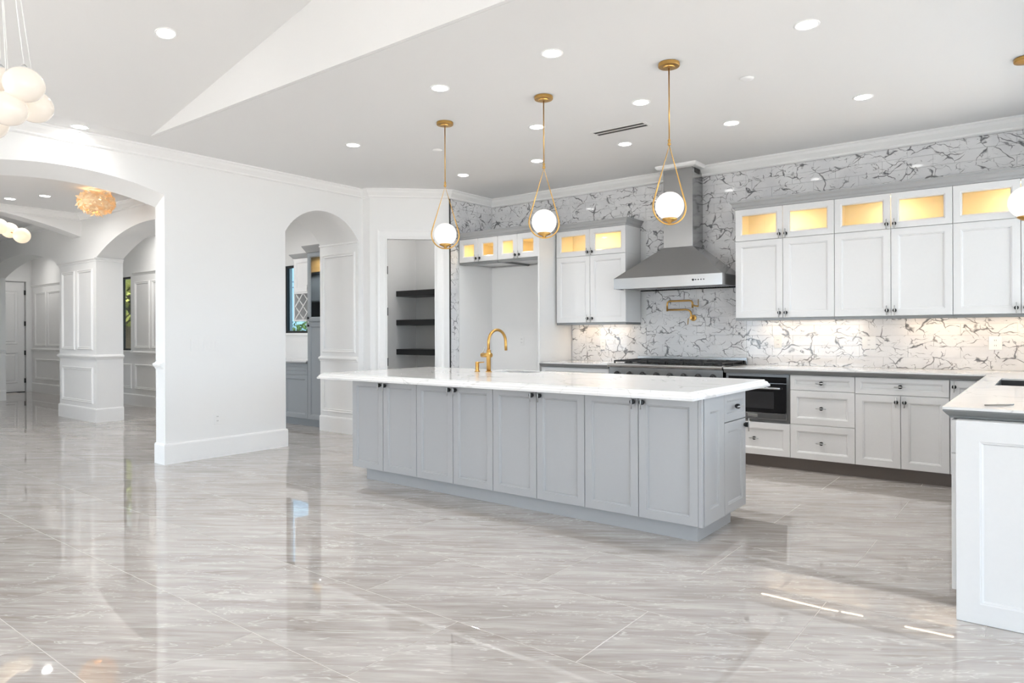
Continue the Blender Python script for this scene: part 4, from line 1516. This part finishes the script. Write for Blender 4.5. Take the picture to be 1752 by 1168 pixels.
# dining room branching chandelier
c0 = Vector((-9.35, 2.18, 2.46))
t = thing('branch_chandelier', 'brass branching chandelier with small glowing globes in the dining room', 'chandelier', (c0.x, c0.y, ZC))
MB().lathe([(0.004, 0.0), (0.065, 0.0), (0.065, -0.02), (0.008, -0.028)], 24, (c0.x, c0.y, ZC - 0.0005)).build('canopy', BRASS, t)
MB().tube([(c0.x, c0.y, ZC - 0.025), (c0.x, c0.y, c0.z)], 0.007, 10).build('stem', BRASS, t)
ga, gb, gc = seen(38, 407, 7.5), seen(17, 398, 7.55), seen(-1, 391, 7.45)
hub = seen(5, 397, 7.5)
others = [c0 + Vector(v) for v in ((-0.35, -0.35, -0.05), (0.30, -0.42, 0.06), (-0.55, 0.1, 0.10))]
ends = [(ga, hub), (gb, hub), (gc, hub)] + [(o, c0) for o in others]
MB().tube([c0, hub], 0.007, 10).build('arm', BRASS, t)
for g, h in ends:
    MB().tube([h, g], 0.006, 8).build('arm', BRASS, t)
    MB().sphere(g, 0.083, 30, 18).build('globe', GLOBEW, t)
MB().sphere(hub, 0.022, 14, 10).build('joint', BRASS, t)


# feather flush lamp
fl = Vector((-9.17, 3.53, 2.86))
t = thing('feather_lamp', 'round ceiling lamp covered in warm glowing feathers in the dining room', 'lamp', (fl.x, fl.y, ZC))
MB().lathe([(0.004, ZC - 0.0005), (0.09, ZC - 0.0005), (0.09, ZC - 0.02), (0.02, ZC - 0.03), (0.018, fl.z + 0.08)], 24, (fl.x, fl.y, 0)).build('base', FROSTW, t)
MB().sphere(fl + Vector((0, 0, 0.02)), 0.11, 24, 14, squash=0.7).build('core', FCORE, t)
mb = MB()
rnd = random.Random(5)
for k in range(900):
    ph = rnd.uniform(0, 2 * math.pi)
    el = math.asin(rnd.uniform(-0.98, 0.75))
    d = Vector((math.cos(ph) * math.cos(el), math.sin(ph) * math.cos(el), math.sin(el)))
    base = fl + Vector((d.x * 0.18, d.y * 0.18, d.z * 0.125 + 0.01))
    tang = Vector((-d.y, d.x, 0)).normalized()
    if rnd.random() < 0.5:
        tang = -tang
    dirv = (tang * rnd.uniform(0.4, 1.0) + Vector((0, 0, rnd.uniform(-0.6, 0.5))) + d * rnd.uniform(0.0, 0.25)).normalized()
    side = dirv.cross(d).normalized()
    ln, wd = rnd.uniform(0.05, 0.09), rnd.uniform(0.012, 0.022)
    a = base
    b = base + dirv * ln * 0.5 + d * 0.008
    c = base + dirv * ln + d * rnd.uniform(-0.02, 0.012)
    i = [mb.pt(a), mb.pt(b + side * wd), mb.pt(c), mb.pt(b - side * wd)]
    mb.face(i, 0, True)
f_ = mb.build('feathers', FEATHER, t, merge=False)
f_['kind'] = 'stuff'


# ------------------------------------------------------------------ butler pantry behind the narrow arch
MBB = frame((-8.95, 5.62, 0), '-y')
base_cabinet('butler_base_cabinet', 'blue-grey base cabinet with drawer seen through the narrow arch', MBB, 1.093, BLUEG, depth=0.62, doors=2, drawer=0.155, z0=0.105, z1=0.850)
# tall cabinet
XT0, XT1 = -7.855, -7.458
M = frame((XT0, 5.62, 0), '-y')
w = XT1 - XT0
t = thing('tall_cabinet', 'tall blue-grey cabinet with smoked glass upper door behind the narrow arch', 'cabinet', loc_of(M, w / 2, 0.3, 0))
MB(M).box(0, w, 0.021, 0.62, 0.105, 1.405).build('body', BLUEG, t)
MB(M).rects(0, w, 1.407, 2.335, [(0, 0.62), (0, 0.021), (0.018, 0.021), (0.018, 0.60)]).build('display_box', BLUEG, t)
front(t, M, 0, w, 0.105, 1.405, BLUEG, 'door', 0.03, 1.36)
front(t, M, 0, w, 1.41, 2.335, BLUEG, 'glass_door', 0.03, 1.46, stile=0.05, glass_=True, pane=SMOKED)
MB(M).box(0.02, w - 0.02, 0.04, 0.59, 2.06, 2.078).build('shelf', BLUEG, t)
MB(M).box(0.02, w - 0.02, 0.04, 0.59, 1.675, 1.690).build('glass_shelf', FROSTW, t)
MB(M).box(0.02, w - 0.02, 0.575, 0.588, 2.085, 2.31).build('lit_back', CREAM, t)
area_light(M @ Vector((w / 2, 0.25, 2.31)), 0.2, 12.0, (1.0, 0.52, 0.17), (0, 0.3, -1), t, 170)
area_light(M @ Vector((w / 2, 0.12, 2.05)), 0.15, 2.0, (1.0, 0.95, 0.9), (0, 0.3, -1), t, 170)  # added fill light brightening the lower glass compartment, no lamp there
tag(sweep([(-7.855, 6.24), (-7.855, 5.62), (XT1, 5.62)], [(0, 2.336), (0.008, 2.336), (0.02, 2.36), (0.05, 2.41), (0.055, 2.425), (-0.03, 2.425), (-0.03, 2.336)], side=-1).build('cornice', GREYP),
    'grey cornice on the tall cabinet behind the narrow arch', 'cornice')
t = thing('butler_worktop', 'worktop with dark green-grey edge behind the narrow arch', 'worktop', (-8.4, 5.9, 0.852))
MB().box(-8.96, -7.858, 5.600, 6.268, 0.872, 0.888).build('slab', QUARTZ, t)
MB().box(-8.96, -7.858, 5.590, 5.62, 0.852, 0.8715).build('edge', GREYP, t, bevel=0.005)
tag(box('butler_toe_kick', BLUEG, (-8.95, -7.458, 5.690, 5.70, 0, 0.104)), 'blue-grey toe kick under the cabinets behind the narrow arch', 'toe kick')
# white upper cabinet with wine rack
XU0, XU1, YU2 = -8.640, -7.858, 5.95
M = frame((XU0, YU2, 0), '-y')
w = XU1 - XU0
t = thing('wine_rack_cabinet', 'white wall cabinet with diamond wine rack behind the narrow arch', 'cabinet', loc_of(M, w / 2, 0.15, 1.43))
MB(M).box(0, w, 0.021, 0.315, 1.850, 2.335).build('body', CABW, t)
front(t, M, 0, w / 2, 1.85, 2.335, CABW, 'door', w / 2 - 0.03, 1.90)
front(t, M, w / 2, w, 1.85, 2.335, CABW, 'door', w / 2 + 0.03, 1.90)
MB(M).rects(0, w, 1.432, 1.849, [(0, 0.315), (0, 0.0), (0.022, 0.0), (0.022, 0.30)]).build('rack_box', CABW, t)
zl, zh = 1.454, 1.827
hh = zh - zl
st = hh / 2


def clip_bar(x0, s):
    """diagonal slat starting at (x0, zl) with slope s, clipped to the rack opening"""
    pts = []
    xa, xb = 0.022, w - 0.022
    for tt in (0.0, 1.0):
        pts.append((x0 + s * tt * hh, zl + tt * hh))
    (xA, zA), (xB, zB) = pts
    lo, hi = 0.0, 1.0
    dx = xB - xA
    for lim, sg in ((xa, 1), (xb, -1)):
        f0 = (lim - xA) / dx
        if dx * sg > 0:
            lo = max(lo, f0)
        else:
            hi = min(hi, f0)
    if hi - lo < 0.05:
        return None
    return (xA + dx * lo, zA + (zB - zA) * lo), (xA + dx * hi, zA + (zB - zA) * hi)


k = -6
while k < 12:
    for s in (1, -1):
        r_ = clip_bar(0.022 + k * st * 0.5 * 2 / 2, s)
        if r_ and k % 2 == 0:
            (xa, za), (xb, zb) = r_
            dv = Vector((xb - xa, 0, zb - za)).normalized()
            nn = Vector((-dv.z, 0, dv.x)) * 0.007
            mb = MB(M)
            y0_ = 0.004 if s > 0 else 0.016
            ring0 = [(xa + nn.x, y0_, za + nn.z), (xa - nn.x, y0_, za - nn.z), (xa - nn.x, y0_ + 0.011, za - nn.z), (xa + nn.x, y0_ + 0.011, za + nn.z)]
            ring1 = [(xb + nn.x, y0_, zb + nn.z), (xb - nn.x, y0_, zb - nn.z), (xb - nn.x, y0_ + 0.011, zb - nn.z), (xb + nn.x, y0_ + 0.011, zb + nn.z)]
            mb.loft([ring0, ring1])
            mb.build('rack_slat', CABW, t)
    k += 1
tag(sweep([(XU0, 6.26), (XU0, YU2), (XU1, YU2)], [(0, 2.336), (0.008, 2.336), (0.02, 2.355), (0.045, 2.385), (0.05, 2.395), (-0.03, 2.395), (-0.03, 2.336)], side=-1).build('cornice', GREYP),
    'grey cornice on the wine rack cabinet behind the narrow arch', 'cornice')
tag(box('switch_plate', pbr('steel_plate', (0.3, 0.3, 0.3), 0.4), (-8.36, -8.29, 6.262, 6.2695, 1.00, 1.22)), 'dark plate on the wall under the wine rack', 'plate')

# ------------------------------------------------------------------ outside: bounce ground, tree, hedge, fence
struct(box('ground', BOUNCEG, (-60, 30, -30, 60, -0.30, -0.12)))


def foliage(name, parent, c, rad, n, size, mat, seed):
    rn = random.Random(seed)
    mb = MB()
    for _ in range(n):
        v = Vector((rn.gauss(0, 1), rn.gauss(0, 1), rn.gauss(0, 1))).normalized() * (rn.random() ** 0.45)
        p = Vector(c) + Vector((v.x * rad[0], v.y * rad[1], v.z * rad[2]))
        p += Vector(noise.noise_vector(p * 0.9)) * 0.5 * min(rad)
        a = Vector((rn.gauss(0, 1), rn.gauss(0, 1), rn.gauss(0, 1))).normalized()
        b = a.cross(Vector((rn.gauss(0, 1), rn.gauss(0, 1), rn.gauss(0, 1)))).normalized()
        s = size * rn.uniform(0.6, 1.3)
        i = [mb.pt(p - a * s), mb.pt(p + b * s * 0.5), mb.pt(p + a * s), mb.pt(p - b * s * 0.5)]
        mb.face(i)
    o = mb.build(name, mat, parent, merge=False)
    o['kind'] = 'stuff'
    return o


TRX, TRY = -24.6, 10.4
t = thing('tree', 'sunlit leafy green tree outside the foyer window', 'tree', (TRX, TRY, -0.12))
MB().tube([(TRX, TRY, -0.12), (TRX + 0.1, TRY, 1.2), (TRX - 0.05, TRY + 0.1, 2.6)], [0.22, 0.17, 0.12], 12).build('trunk', BARK, t)
foliage('foliage', t, (TRX, TRY, 3.3), (2.2, 2.0, 2.3), 5200, 0.15, LEAF, 3)
t = thing('garden_fence', 'pale garden fence outside the foyer window', 'fence', (-24.5, 12.8, -0.12))
for k in range(12):
    MB().box(-30.5 + k * 1.0, -29.53 + k * 1.0, 12.8, 12.83, -0.12, 1.35).build('fence_board', FENCE, t)
HX, HY = -15.1, 10.6
t = thing('bush', 'round green bush outside the passage window', 'bush', (HX, HY, -0.12))
MB().tube([(HX, HY, -0.12), (HX, HY, 0.7)], 0.06, 8).build('stem', BARK, t)
foliage('foliage', t, (HX, HY, 0.75), (0.8, 0.7, 0.82), 2600, 0.06, LEAF2, 8)
t = thing('utility_line', 'two thin dark overhead wires between poles against the sky outside', 'wire', (-38, 22, -0.12))
for x in (-38.0, -20.0):
    MB().tube([(x, 22, -0.12), (x, 22, 4.5)], [0.11, 0.08], 10).build('pole', BARK, t)
for z in (4.15, 3.85):
    MB().tube([(-38, 22, z), (-33.5, 22, z - 0.10), (-29, 22, z - 0.13), (-24.5, 22, z - 0.10), (-20, 22, z)], 0.022, 6).build('wire', BLACK, t)
